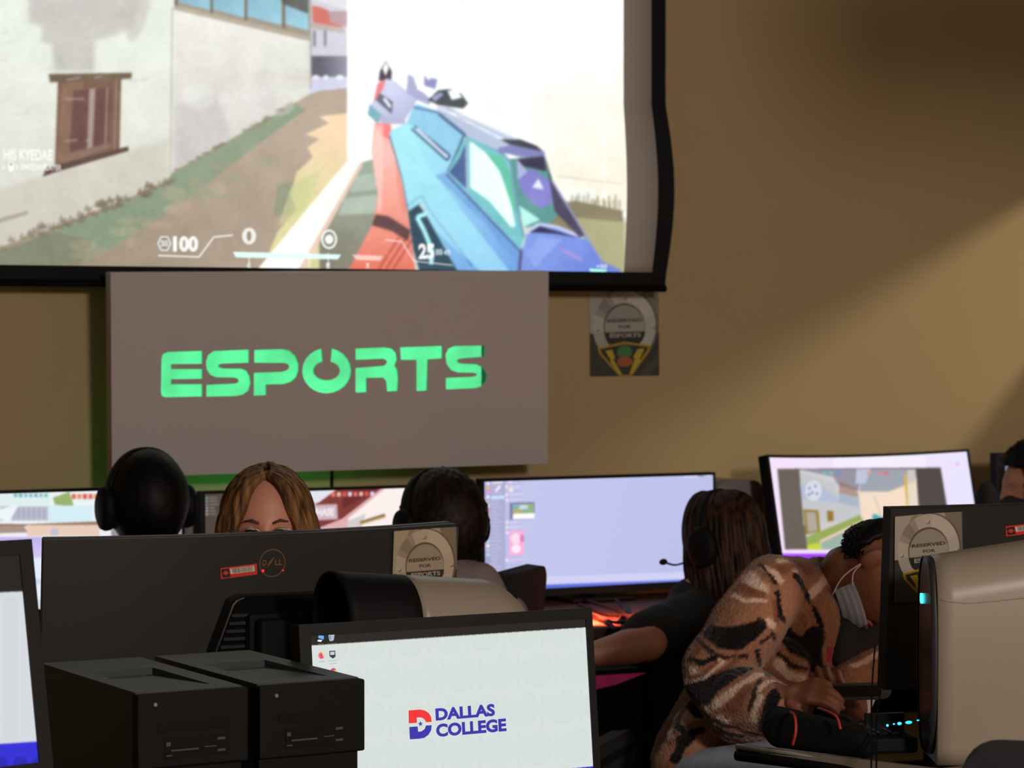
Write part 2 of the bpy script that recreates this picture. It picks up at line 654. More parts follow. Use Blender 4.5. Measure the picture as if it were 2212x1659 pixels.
cv.poly([(630, 400), (700, 360), (660, 450), (600, 490)], (196, 200, 140), 0.6)
cv.poly([(778, 338), (840, 350), (840, 596), (690, 596), (690, 470)], (150, 166, 146), col2=(122, 116, 100), grad=((790, 370), (760, 590)))
for q in ([(770, 380), (815, 372), (812, 410), (756, 415)], [(745, 428), (815, 420), (815, 460), (730, 465)]):
    cv.poly(q, (178, 194, 180), 0.7)
cv.poly([(752, 345), (775, 332), (800, 345), (778, 352), (640, 596), (545, 596)], (255, 252, 244))
cv.poly([(778, 352), (784, 356), (650, 596), (636, 596)], (228, 196, 178))
# bright wall on the right
cv.poly([(750, -205), (1352, -205), (1352, 470), (1190, 425), (900, 345), (750, 345)], (255, 255, 255))
cv.poly([(1130, -205), (1352, -205), (1352, 460), (1200, 420), (1110, 180)], (255, 255, 252), col2=(240, 234, 214), grad=((1160, 100), (1340, 380)))
cv.poly([(975, 0), (1010, 0), (1110, 290), (1050, 270)], (240, 246, 240), 0.8)
cv.rect(750, -205, 1352, -20, (244, 246, 244), 0.5)
cv.line([(1200, 380), (1345, 398)], 3, (206, 190, 164), 0.7)
for xx, yy, yb in ((1306, 300, 320), (1306, 365, 376), (1306, 418, 428)):
    cv.ell(xx, (yy + yb) / 2, 6, 7, (255, 255, 255))
cv.line([(1306, 280), (1306, 430)], 2, (250, 250, 246))
cv.poly([(1180, 420), (1345, 455), (1352, 596), (1120, 596)], (132, 122, 94))
cv.poly([(1240, 470), (1352, 480), (1352, 596), (1290, 596)], (176, 172, 128), 0.8)
cv.poly([(1195, 402), (1290, 406), (1288, 428), (1200, 440)], (236, 240, 230))
for i in range(24):
    x = 1200 + i * 6
    cv.line([(x, 452 + i * 0.6), (x + rs.uniform(-8, 8), 425 + rs.uniform(-8, 10))], 3, (128, 116, 90), 0.8)


def g(pts):
    return [(700 + a / 2.592, b / 2.592) for a, b in pts]


# arm
cv.poly(g([(280, 690), (370, 690), (402, 850), (470, 1180), (482, 1290), (510, 1500), (510, 1560), (110, 1560), (270, 1260), (302, 1100), (265, 850)]),
        (250, 184, 172), col2=(222, 112, 90), grad=((815, 330), (800, 580)))
cv.poly(g([(290, 690), (372, 690), (390, 790), (320, 760)]), (240, 110, 110), 0.8)
cv.poly(g([(288, 1200), (360, 1210), (485, 1290), (470, 1352), (380, 1295), (268, 1262)]), (92, 62, 62))
for k in range(3):
    cv.line(g([(500 - k * 40, 1330), (385 - k * 40, 1510)]), 4, (150, 52, 44), 0.7)
# front of the rifle
cv.poly(g([(345, 340), (380, 400), (376, 452), (305, 452), (312, 400)]), (70, 60, 66))
cv.poly(g([(345, 345), (362, 380), (345, 425), (328, 385)]), (250, 255, 255))
cv.poly(g([(300, 470), (350, 440), (400, 455), (520, 560), (505, 590), (455, 670), (380, 660), (290, 690), (245, 640), (280, 550)]), (208, 212, 236), col2=(176, 180, 214), grad=((820, 180), (880, 250)))
cv.poly(g([(300, 465), (345, 442), (330, 500), (275, 575)]), (232, 120, 130))
cv.poly(g([(310, 520), (385, 570), (380, 640), (290, 560)]), (96, 96, 116))
cv.line(g([(335, 550), (372, 600)]), 6, (240, 250, 255))
cv.poly(g([(255, 580), (330, 650), (300, 690), (243, 640)]), (120, 170, 180))
cv.poly(g([(310, 650), (455, 660), (455, 698), (320, 692)]), (176, 176, 206))
cv.poly(g([(470, 415), (500, 430), (525, 500), (560, 520), (600, 560), (590, 590), (520, 560), (460, 520)]), (166, 166, 204))
cv.poly(g([(560, 420), (585, 450), (600, 435), (636, 445), (622, 500), (560, 480)]), (140, 140, 186))
# body
cv.poly(g([(520, 582), (640, 622), (790, 745), (780, 790), (720, 905), (690, 965), (1110, 1400), (1098, 1540), (760, 1540), (625, 1300), (570, 1190), (545, 1140), (470, 1180), (440, 1010), (402, 850), (366, 760), (372, 730), (460, 690), (500, 600)]),
        (158, 226, 240), col2=(104, 156, 220), grad=((900, 320), (1080, 590)))
cv.poly(g([(460, 690), (500, 600), (520, 582), (640, 622), (790, 745), (720, 905), (680, 880), (505, 705)]), (140, 200, 230))
cv.poly(g([(680, 965), (1100, 1410), (1095, 1500), (900, 1250), (620, 980)]), (96, 142, 206), 0.55)
cv.line(g([(505, 705), (705, 870), (690, 900), (490, 720)]), 4, (56, 76, 104))
cv.line(g([(520, 720), (690, 880)]), 6, (205, 214, 236))
cv.line(g([(790, 745), (720, 905), (690, 965)]), 4, (60, 84, 120))
cv.line(g([(690, 965), (1110, 1400)]), 7, (120, 150, 200))
cv.line(g([(684, 975), (1100, 1410)]), 3, (54, 78, 120))
cv.line(g([(366, 760), (440, 1010), (470, 1180)]), 3, (80, 110, 140))
cv.line(g([(470, 1150), (545, 1095), (600, 1190), (830, 1490)]), 3, (66, 100, 150))
cv.poly(g([(470, 1185), (530, 1145), (570, 1200), (680, 1400), (760, 1540), (540, 1540), (500, 1400)]), (40, 66, 82))
cv.line(g([(575, 1195), (520, 1215), (560, 1290), (605, 1400), (600, 1480)]), 9, (170, 240, 246))
# rail and sight
cv.poly(g([(630, 600), (700, 600), (800, 650), (1100, 780), (1235, 850), (1240, 878), (1000, 862), (800, 770), (640, 640)]), (176, 190, 214))
for a in ((660, 605), (760, 655), (840, 695), (930, 740)):
    cv.poly(g([a, (a[0] + 80, a[1] + 38), (a[0] + 110, a[1] + 62), (a[0] + 40, a[1] + 32)]), (240, 246, 252))
cv.line(g([(640, 640), (800, 770), (1000, 862)]), 4, (70, 88, 124))
cv.poly(g([(985, 780), (1100, 780), (1190, 815), (1230, 850), (1050, 815)]), (56, 58, 66))
cv.poly(g([(970, 830), (1050, 810), (1235, 850), (1235, 880), (1100, 880), (985, 850)]), (122, 122, 180))
cv.poly(g([(580, 560), (640, 505), (700, 498), (770, 525), (808, 580), (780, 608), (640, 590)]), (66, 72, 76))
cv.poly(g([(690, 505), (745, 510), (775, 545), (715, 560)]), (236, 250, 248))
cv.poly(g([(600, 545), (650, 515), (670, 530), (620, 570)]), (150, 160, 190))
# glazed housing
cv.poly(g([(780, 790), (800, 760), (1000, 862), (1030, 900), (1085, 1180), (1120, 1330), (1100, 1395), (800, 1080), (690, 965)]), (110, 190, 196))
cv.poly(g([(815, 790), (900, 850), (985, 960), (1050, 1150), (1072, 1270), (1045, 1270), (930, 1130), (820, 1050)]), (228, 255, 250))
cv.poly(g([(900, 850), (1000, 880), (1040, 960), (1085, 1180), (1060, 1180), (985, 960)]), (90, 190, 150), 0.8)
cv.poly(g([(700, 965), (760, 880), (795, 800), (800, 1060)]), (66, 92, 140))
cv.line(g([(797, 780), (803, 1080)]), 5, (150, 180, 200))
cv.poly(g([(1030, 890), (1235, 872), (1290, 1040), (1330, 1180), (1270, 1245), (1130, 1275), (1090, 1180)]), (84, 146, 142))
cv.poly(g([(1080, 890), (1232, 874), (1245, 960), (1110, 930)]), (54, 48, 70))
cv.poly(g([(1080, 890), (1140, 960), (1085, 1010)]), (170, 174, 214))
cv.poly(g([(1085, 1010), (1160, 940), (1260, 1010), (1290, 1130), (1210, 1170), (1115, 1085)]), (128, 124, 200))
cv.poly(g([(1165, 1050), (1200, 1000), (1230, 1060)]), (225, 235, 255))
cv.poly(g([(1090, 1150), (1210, 1230), (1120, 1270)]), (176, 240, 230))
cv.poly(g([(1110, 1400), (1135, 1310), (1200, 1255), (1330, 1285), (1470, 1340), (1570, 1470), (1660, 1510), (1680, 1560), (1090, 1560)]), (122, 150, 226), col2=(100, 122, 210), grad=((1150, 500), (1300, 590)))
cv.line(g([(1140, 1305), (1200, 1255), (1300, 1270), (1450, 1330)]), 7, (196, 204, 240))
cv.poly(g([(1150, 1300), (1210, 1265), (1440, 1335), (1300, 1310)]), (40, 44, 80))
cv.poly(g([(1240, 880), (1275, 1010), (1460, 1320), (1430, 1330), (1290, 1180)]), (66, 60, 84))
cv.line(g([(1275, 1010), (1560, 1470)]), 4, (140, 146, 190))
cv.poly(g([(1315, 1380), (1440, 1440), (1450, 1470), (1330, 1410)]), (150, 138, 210))
cv.line(g([(1105, 1400), (1090, 1540)]), 6, (70, 70, 110))
# wooden window on the near wall
cv.poly([(125, 175), (262, 168), (258, 330), (118, 370)], (112, 82, 66))
cv.poly([(105, 160), (285, 157), (284, 170), (108, 178)], (104, 88, 68))
cv.poly([(134, 180), (180, 176), (178, 345), (122, 365)], (128, 96, 76))
cv.poly([(158, 195), (240, 190), (236, 310), (150, 330)], (98, 64, 60))
cv.poly([(193, 192), (206, 191), (200, 318), (188, 322)], (160, 142, 130))
cv.line([(232, 190), (228, 312)], 5, (140, 116, 100))
cv.line([(252, 172), (247, 330)], 5, (140, 112, 92))
cv.poly([(150, 330), (240, 308), (240, 318), (140, 352)], (126, 100, 84))
cv.poly([(92, 382), (100, 362), (277, 316), (278, 326), (120, 372)], (82, 58, 50))
# lighter facet down the side of the rifle and a dark outline on its edges
cv.poly(g([(372, 740), (460, 700), (500, 760), (560, 900), (680, 1060), (860, 1290), (1040, 1520), (900, 1540), (620, 1290), (545, 1130), (470, 1170), (440, 1010), (402, 850)]), (166, 234, 242), 0.55)
cv.line(g([(500, 600), (640, 630), (790, 750)]), 4, (84, 110, 150))
cv.line(g([(1000, 862), (1040, 900), (1085, 1180), (1120, 1330)]), 5, (104, 150, 176))
for _k in range(16):
    _x, _y = rs.uniform(-20, 360), rs.uniform(20, 430)
    cv.line([(_x, _y), (_x + rs.uniform(10, 50), _y - rs.uniform(0, 8))], 2.5, (196, 192, 178), 0.7)
for _k in range(14):
    _x, _y = rs.uniform(400, 640), rs.uniform(110, 230)
    cv.ell(_x, _y, rs.uniform(15, 50), rs.uniform(12, 30), rs.choice(((216, 206, 198), (226, 230, 222), (206, 200, 200))), 0.35)
for _k in range(26):
    _x = rs.uniform(150, 650)
    _y = 560 - (_x - 100) * 0.5 + rs.uniform(-10, 60)
    cv.ell(_x, _y, rs.uniform(10, 40), rs.uniform(6, 16), rs.choice(((172, 146, 126), (140, 150, 120), (190, 166, 142))), 0.3)
cv.poly(g([(300, 700), (330, 700), (330, 1000), (318, 1180), (300, 1190), (302, 1100), (270, 860)]), (255, 206, 196), 0.6)
cv.poly(g([(400, 900), (440, 1050), (465, 1180), (440, 1200), (410, 1050)]), (226, 130, 116), 0.6)
cv.line(g([(640, 612), (760, 640), (1080, 780)]), 3, (240, 244, 250), 0.8)
cv.line(g([(830, 800), (930, 900), (1000, 1060), (1040, 1240)]), 3, (255, 255, 255), 0.8)
cv.poly(g([(1130, 1420), (1200, 1330), (1330, 1340), (1250, 1420), (1180, 1500)]), (146, 172, 236), 0.6)
cv.blur(1.9)
cv.mottle(2.0, 9, 4)
cv.mottle(3.0, 34, 8)
cv.a = 16 + cv.a * (243 / 255.0)
# --- head-up display
WH = (250, 252, 250)
cv.text('HIS KYEDAE', 8, 113, 322, 346, WH, 0.02, -1)
cv.text('SWITCH PLAYER', 45, 133, 354, 367, WH, 0.03, -2)
cv.line([(10, 357), (6, 362), (10, 367)], 2, WH)
cv.line([(34, 357), (38, 362), (34, 367)], 2, WH)
cv.ell(24, 360, 6, 11, WH)
cv.rect(22, 352, 26, 358, (150, 140, 130))
cv.ell(355, 526, 15, 18, WH, n=6)
cv.ell(355, 526, 12, 15, (140, 132, 118), n=6)
cv.text('50', 347, 363, 519, 533, WH, 0.04)
cv.text('100', 374, 428, 510, 544, WH, 0.05, 0)
cv.line([(342, 552), (430, 555), (462, 512), (503, 508)], 3, WH, 0.9)
cv.ell(538, 510, 15, 18, (236, 236, 228))
cv.ell(538, 510, 5, 11, (150, 140, 124))
cv.ell(711, 517, 17, 21, (245, 250, 246))
cv.ell(711, 517, 13, 17, (140, 142, 128))
cv.ell(711, 517, 9, 10, (240, 245, 240))
cv.poly([(503, 544), (737, 550), (730, 560), (510, 556)], (225, 255, 248))
for xx in (538, 625, 668, 709):
    cv.line([(xx, 546), (xx, 578)], 2, (250, 255, 252), 0.9)
for xx, c in ((538, 'C'), (625, 'Q'), (709, 'E'), (794, 'X')):
    cv.text(c, xx - 4, xx + 4, 568, 579, WH, 0.04)
cv.poly([(760, 550), (828, 553), (820, 563), (770, 561)], (250, 220, 210), 0.8)
cv.text('25', 904, 938, 526, 560, WH, 0.05)
cv.text('45', 957, 973, 540, 551, (232, 240, 246), 0.03)
for k in range(3):
    cv.rect(942 + k * 5, 538, 945 + k * 5, 551, (226, 236, 244))
cv.line([(832, 518), (868, 522), (894, 564), (978, 573)], 2.5, (245, 240, 236), 0.8)
cv.poly([(1272, 580), (1312, 583), (1306, 590), (1276, 588)], (170, 255, 236))
cv.text('+50', 1288, 1311, 571, 580, WH, 0.03)
cv.blur(0.8)
cv.a = np.clip(cv.a, 0, 262)

ps = thing('projection_screen', 'large pull-down projection screen showing a shooting game with a blue rifle', 'projection screen', fs.M)


def cloth(name, x0, x1, z0, z1, y, material, nx=24, nz=40, thick=0.003):
    bm = bmesh.new()
    X, Z = np.meshgrid(np.linspace(x0, x1, nx + 1), np.linspace(z0, z1, nz + 1))
    Y = y + curl(X, Z)
    fr_, bk = [], []
    for i in range(nz + 1):
        fr_.append([bm.verts.new((X[i, j], Y[i, j], Z[i, j])) for j in range(nx + 1)])
        bk.append([bm.verts.new((X[i, j], Y[i, j] + thick, Z[i, j])) for j in range(nx + 1)])
    for i in range(nz):
        for j in range(nx):
            bm.faces.new((fr_[i][j], fr_[i][j + 1], fr_[i + 1][j + 1], fr_[i + 1][j]))
            bm.faces.new((bk[i][j], bk[i + 1][j], bk[i + 1][j + 1], bk[i][j + 1]))
    for i in range(nz):
        for j in (0, nx):
            bm.faces.new((fr_[i][j], fr_[i + 1][j], bk[i + 1][j], bk[i][j]))
    for j in range(nx):
        for i in (0, nz):
            bm.faces.new((fr_[i][j], fr_[i][j + 1], bk[i][j + 1], bk[i][j]))
    return bmobj(name, bm, material, ps, True)


grid_picture('projected_picture', fs, pl, pr, pb, pt, 690, 385, -0.002, cv, M_PROJ, ps, warp=curl)
cloth('screen_fabric', pl - 0.12, cr, pb, top, 0.0, M_FAB)
cloth('side_border', cr, er, pb - 0.03, top, 0.0, M_CLOTH, nx=8)
cloth('bottom_border', pl - 0.16, er, bb, pb, 0.0, M_CLOTH, nx=40, nz=6)
bm = bmesh.new()
tube(bm, [(pl - 0.2, 0.0, bb - 0.004), (er + 0.0, 0.0, bb - 0.004)], 0.011, 12)
bmobj('weight_bar', bm, M_BLACK, ps, True)
bm = bmesh.new()
box(bm, pl - 0.25, er + 0.12, -0.02, 0.12, top, top + 0.09, bev=0.015)
bmobj('roller_housing', bm, M_PALE, ps)

# ------------------------------------------------------------------ backlit sign with cut-out letters
fg = Frame(W(712, 805, 7.5), 20.0, -3.0, 0.85)
gl = 0.5 * (fg.loc(247, 590)[0] + fg.loc(233, 1030)[0])
gr = fg.loc(1183, 800)[0]
gt = 0.5 * (fg.loc(247, 589)[1] + fg.loc(1183, 585)[1])
gb = 0.5 * (fg.loc(233, 1030)[1] + fg.loc(1183, 1003)[1])


def arc(cx, cy, rx, ry, a0, a1, n=22):
    return [(cx + rx * math.cos(R(a0 + (a1 - a0) * i / n)), cy - ry * math.sin(R(a0 + (a1 - a0) * i / n))) for i in range(n + 1)]


LET = [
    [(345, 426), (503, 421), (503, 480), (362, 482), (362, 504), (503, 505), (503, 549), (362, 551), (362, 574), (503, 574), (503, 630), (335, 634), (318, 628), (313, 612), (316, 455), (322, 436)],
    [(717, 415), (717, 475), (600, 479), (582, 483), (578, 490), (582, 497), (600, 502), (680, 503), (705, 512), (720, 535), (726, 568), (716, 603), (692, 621), (660, 628), (522, 631), (522, 577), (655, 571), (668, 565), (670, 556), (664, 547), (650, 543), (570, 542), (540, 530), (523, 505), (520, 470), (530, 440), (555, 422)],
    [(742, 417), (870, 413), (905, 420), (932, 445), (946, 480), (946, 510), (936, 540), (913, 562), (880, 573), (797, 575), (797, 624), (740, 627), (740, 522), (870, 517), (892, 510), (903, 495), (898, 483), (885, 476), (742, 475)],
    arc(1075, 512, 113, 104, 78, -258) + arc(1075, 512, 60, 44, -253, 73),
    [(1207, 410), (1340, 405), (1375, 412), (1393, 430), (1398, 460), (1388, 488), (1400, 510), (1404, 545), (1400, 605), (1352, 607), (1348, 560), (1335, 543), (1258, 545), (1258, 610), (1207, 612), (1207, 500), (1335, 490), (1350, 480), (1350, 464), (1335, 456), (1207, 462)],
    [(1412, 405), (1605, 398), (1605, 455), (1540, 460), (1535, 603), (1487, 606), (1487, 462), (1415, 462)],
    [(1800, 396), (1800, 447), (1695, 455), (1678, 461), (1676, 471), (1690, 479), (1765, 483), (1793, 497), (1810, 530), (1806, 560), (1786, 584), (1760, 592), (1622, 598), (1622, 545), (1745, 540), (1763, 534), (1764, 526), (1750, 521), (1680, 520), (1645, 508), (1625, 480), (1620, 440), (1632, 412), (1660, 399)],
]
sg = thing('esports_sign', 'wide white board with green glowing cut-out letters reading ESPORTS below the projection screen', 'sign', fg.M)
cu = bpy.data.curves.new('front_board', 'CURVE')
cu.dimensions = '2D'
cu.fill_mode = 'BOTH'
cu.extrude = 0.004


def add_spline(pts):
    s_ = cu.splines.new('POLY')
    s_.points.add(len(pts) - 1)
    for i_, (a, b) in enumerate(pts):
        s_.points[i_].co = (a, b, 0, 1)
    s_.use_cyclic_u = True


add_spline([(gl, gb), (gr, gb), (gr, gt), (gl, gt)])
for L in LET:
    add_spline([fg.loc(200 + a / 2.127, 560 + b / 2.127) for a, b in L])
_co = bpy.data.objects.new('front_board', cu)
COL.objects.link(_co)
me = bpy.data.meshes.new_from_object(_co.evaluated_get(bpy.context.evaluated_depsgraph_get()))
bpy.data.objects.remove(_co, do_unlink=True)
me.transform(Matrix.Rotation(R(90), 4, 'X'))
obj('front_board', me, M_WHITE, sg)
for nm, b in (('side_board', (gl, gl + 0.012, 0.0045, 0.07, gb, gt)), ('side_board', (gr - 0.012, gr, 0.0045, 0.07, gb, gt)),
              ('top_board', (gl + 0.012, gr - 0.012, 0.0045, 0.07, gt - 0.012, gt))):
    box_obj(nm, b, M_WHITE, sg)
M_GREEN = mat('green light diffuser', (120, 220, 160), 0.6, emit=(66, 226, 146), estr=1.0)
# the lamp sheet is brighter where its strips run and weaker towards its ends
nt = M_GREEN.node_tree
_n = nt.nodes.new('ShaderNodeTexNoise')
_n.inputs['Scale'].default_value = 9.0
_tc = nt.nodes.new('ShaderNodeTexCoord')
_r = nt.nodes.new('ShaderNodeMapRange')
_r.inputs['From Min'].default_value = 0.3
_r.inputs['From Max'].default_value = 0.7
_r.inputs['To Min'].default_value = 0.66
_r.inputs['To Max'].default_value = 1.05
nt.links.new(_tc.outputs['Object'], _n.inputs['Vector'])
nt.links.new(_n.outputs['Fac'], _r.inputs['Value'])
nt.links.new(_r.outputs['Result'], nt.nodes['Principled BSDF'].inputs['Emission Strength'])
lx0 = fg.loc(330, 800)[0]
lx1 = fg.loc(200 + 1792 / 2.127, 760)[0]
lz0, lz1 = fg.loc(700, 880)[1], fg.loc(700, 725)[1]
box_obj('light_panel', (lx0, lx1, 0.012, 0.02, lz0, lz1), M_GREEN, sg)
box_obj('back_board', (gl + 0.012, gr - 0.012, 0.06, 0.068, gb + 0.06, gt - 0.012), M_WHITE, sg)
lz2 = gb + 0.03
M_GSTRIP = mat('green light strip', (120, 220, 160), 0.6, emit=(40, 225, 120), estr=9.0)
box_obj('light_strip', (lx0 + 0.05, lx0 + 0.62, 0.072, 0.078, lz2, lz2 + 0.012), M_GSTRIP, sg)
for k in (-0.45, 0.45):
    xx = (gl + gr) / 2 + k
    d_ = 0.24
    box_obj('bracket', (xx - 0.015, xx + 0.015, 0.07, d_, gt - 0.12, gt - 0.09), M_BLACK, sg)
# cable from the sign down the wall
bm = bmesh.new()
_cw = []
for _px, _py in ((716, 1000), (717, 1030), (717, 1090), (716, 1250), (716, 1330)):
    _r = CFW + RH * ((_px - CX) / F) - CUP * ((_py - CY) / F)
    _cw.append(CPOS + _r * ((YW - 0.006) / _r.y))
_cw.append(_cw[-1] * 1.0)
_cw[-1].z = 0.02
tube(bm, _cw, 0.005, 8)
tag(bmobj('power_cable', bm, M_CABLE, None, True), 'thin black cable hanging below the ESPORTS sign', 'cable')


# ------------------------------------------------------------------ "reserved" posters
def draw_poster(quad, k, tint=(1, 1, 1), full=True):
    tint = np.array(tint) * 0.86
    """poster drawn inside a pixel quad (tl, tr, br, bl)"""
    tl, tr, br, bl = [np.array(q, float) for q in quad]
    xs = [q[0] for q in (tl, tr, br, bl)]
    ys = [q[1] for q in (tl, tr, br, bl)]
    c = Canvas(min(xs) - 3, min(ys) - 3, max(xs) + 3, max(ys) + 3, k, (52, 50, 46))

    def m(u, v):
        p = (tl * (1 - u) + tr * u) * (1 - v) + (bl * (1 - u) + br * u) * v
        return (p[0], p[1])

    def P(pts, col, **kw):
        c.poly([m(a, b) for a, b in pts], np.array(col) * tint, **kw)

    def E(cx, cy, rx, ry, col, **kw):
        P([(cx + rx * math.cos(2 * math.pi * i / 40), cy + ry * math.sin(2 * math.pi * i / 40)) for i in range(40)], col, **kw)

    def T(s, u0, u1, v0, v1, col, bold):
        vv, tr_, _ = text_tris(s, bold)
        for q in tr_:
            P([(u0 + vv[i][0] * (u1 - u0), v1 - vv[i][1] * (v1 - v0)) for i in q], col)

    # metal plate: light upper part, dark lower part
    P([(0, 0), (1, 0), (1, 0.52), (0, 0.52)], (206, 200, 190))
    P([(0.75, 0), (1, 0), (1, 0.7), (0.86, 0.5)], (150, 142, 132))
    P([(0.28, 0), (0.36, 0), (0.16, 0.28), (0.06, 0.4)], (150, 146, 138), alpha=0.6)
    P([(0, 0.5), (1, 0.5), (1, 1), (0, 1)], (62, 60, 54))
    P([(0.7, 1), (1, 0.72), (1, 0.85), (0.85, 1)], (84, 84, 70))
    E(0.515, 0.43, 0.47, 0.435, (120, 114, 104))
    E(0.5, 0.425, 0.455, 0.42, (222, 216, 206))
    for a0_, a1_, col_, al_ in ((200, 245, (158, 152, 144), 0.55), (212, 234, (140, 134, 128), 0.5), (280, 340, (242, 238, 230), 0.6), (120, 170, (190, 184, 176), 0.6)):
        P([(0.5 + 0.45 * math.cos(R(a0_ + (a1_ - a0_) * i / 10)), 0.425 + 0.415 * math.sin(R(a0_ + (a1_ - a0_) * i / 10))) for i in range(11)]
          + [(0.5 + 0.3 * math.cos(R(a1_ - (a1_ - a0_) * i / 10)), 0.43 + 0.275 * math.sin(R(a1_ - (a1_ - a0_) * i / 10))) for i in range(11)], col_, alpha=al_)
    E(0.5, 0.43, 0.3, 0.275, (112, 106, 98))
    E(0.507, 0.44, 0.285, 0.26, (186, 180, 170))
    P([(0.22, 0.37), (0.79, 0.37), (0.8, 0.48), (0.21, 0.48)], (206, 200, 190), alpha=0.6)
    # black band of the inner disc
    P([(0.207, 0.49), (0.803, 0.49), (0.79, 0.545), (0.75, 0.605), (0.66, 0.67), (0.5, 0.7), (0.34, 0.67), (0.25, 0.605), (0.22, 0.545)], (38, 40, 38))
    for cx, cy in ((0.5, 0.09), (0.1, 0.45), (0.91, 0.44)):
        E(cx + 0.008, cy + 0.008, 0.03, 0.022, (120, 114, 106))
        E(cx, cy, 0.026, 0.019, (226, 222, 214))
    T('RESERVED', 0.26, 0.75, 0.338, 0.377, (48, 46, 46), 0.03)
    T('FOR', 0.42, 0.6, 0.412, 0.448, (48, 46, 46), 0.03)
    T('ESPORTS', 0.29, 0.74, 0.505, 0.555, (226, 220, 210), 0.03)
    # triangular badge with two bolts
    tri = [(0.11, 0.665), (0.5, 0.6), (0.88, 0.655), (0.86, 0.72), (0.6, 1.0), (0.42, 1.0), (0.13, 0.73)]
    P(tri, (206, 166, 42))
    P([(0.15, 0.68), (0.5, 0.63), (0.84, 0.672), (0.82, 0.715), (0.58, 0.985), (0.44, 0.985), (0.17, 0.735)], (46, 46, 40))
    P([(0.22, 0.7), (0.32, 0.69), (0.36, 0.79), (0.33, 0.8), (0.46, 0.98), (0.42, 0.98), (0.29, 0.83), (0.3, 0.81)], (224, 200, 50))
    P([(0.69, 0.69), (0.79, 0.685), (0.72, 0.81), (0.735, 0.82), (0.6, 0.98), (0.56, 0.98), (0.65, 0.8), (0.62, 0.79)], (224, 200, 50))
    E(0.5, 0.72, 0.11, 0.075, (70, 150, 74))
    E(0.5, 0.835, 0.115, 0.06, (196, 106, 44))
    E(0.5, 0.93, 0.06, 0.04, (56, 62, 60))
    return c


def poster(label, fr, quad, k, step, tint=(1, 1, 1), y=-0.001):
    c = draw_poster(quad, k, tint)
    us = [fr.loc(px, py, y) for px, py in quad]
    x0, x1 = (us[0][0] + us[3][0]) / 2, (us[1][0] + us[2][0]) / 2
    z1, z0 = (us[0][1] + us[1][1]) / 2, (us[2][1] + us[3][1]) / 2
    wpx, hpx = max(q[0] for q in quad) - min(q[0] for q in quad), max(q[1] for q in quad) - min(q[1] for q in quad)
    t = thing('notice_poster', label, 'poster', fr.M, 'reserved notices')
    box_obj('paper_sheet', (x0 + 0.0005, x1 - 0.0005, y + 0.0003, y + 0.0006, z0 + 0.0005, z1 - 0.0005), mat('plain paper', (200, 196, 188), 0.7), t)
    grid_picture('printed_face', fr, x0, x1, z0, z1, int(wpx / step), int(hpx / step), y, c, M_PRINT, t)
    return t


_wp = W(1348, 720, 8.0)
_ray = (_wp - CPOS).normalized()
_wp = CPOS + _ray * ((YW - 0.0025) / _ray.y)
fw = Frame(_wp, 20.0, 0, 0.6)
poster('printed metal-look RESERVED FOR ESPORTS notice taped to the tan wall', fw, [(1272, 627), (1423, 624), (1424, 810), (1276, 815)], 2.0, 1.2)

# ------------------------------------------------------------------ monitors
M_BEZEL = mat('matt black bezel', (20, 20, 20), 0.55, spec=0.25)
M_PANEL = mat('dark screen glass', (12, 12, 13), 0.25)


def fit(fr, tl, tr, bl, br):
    p = [fr.loc(*q) for q in (tl, tr, bl, br)]
    return ((p[0][0] + p[2][0]) / 2, (p[1][0] + p[3][0]) / 2, (p[2][1] + p[3][1]) / 2, (p[0][1] + p[1][1]) / 2)


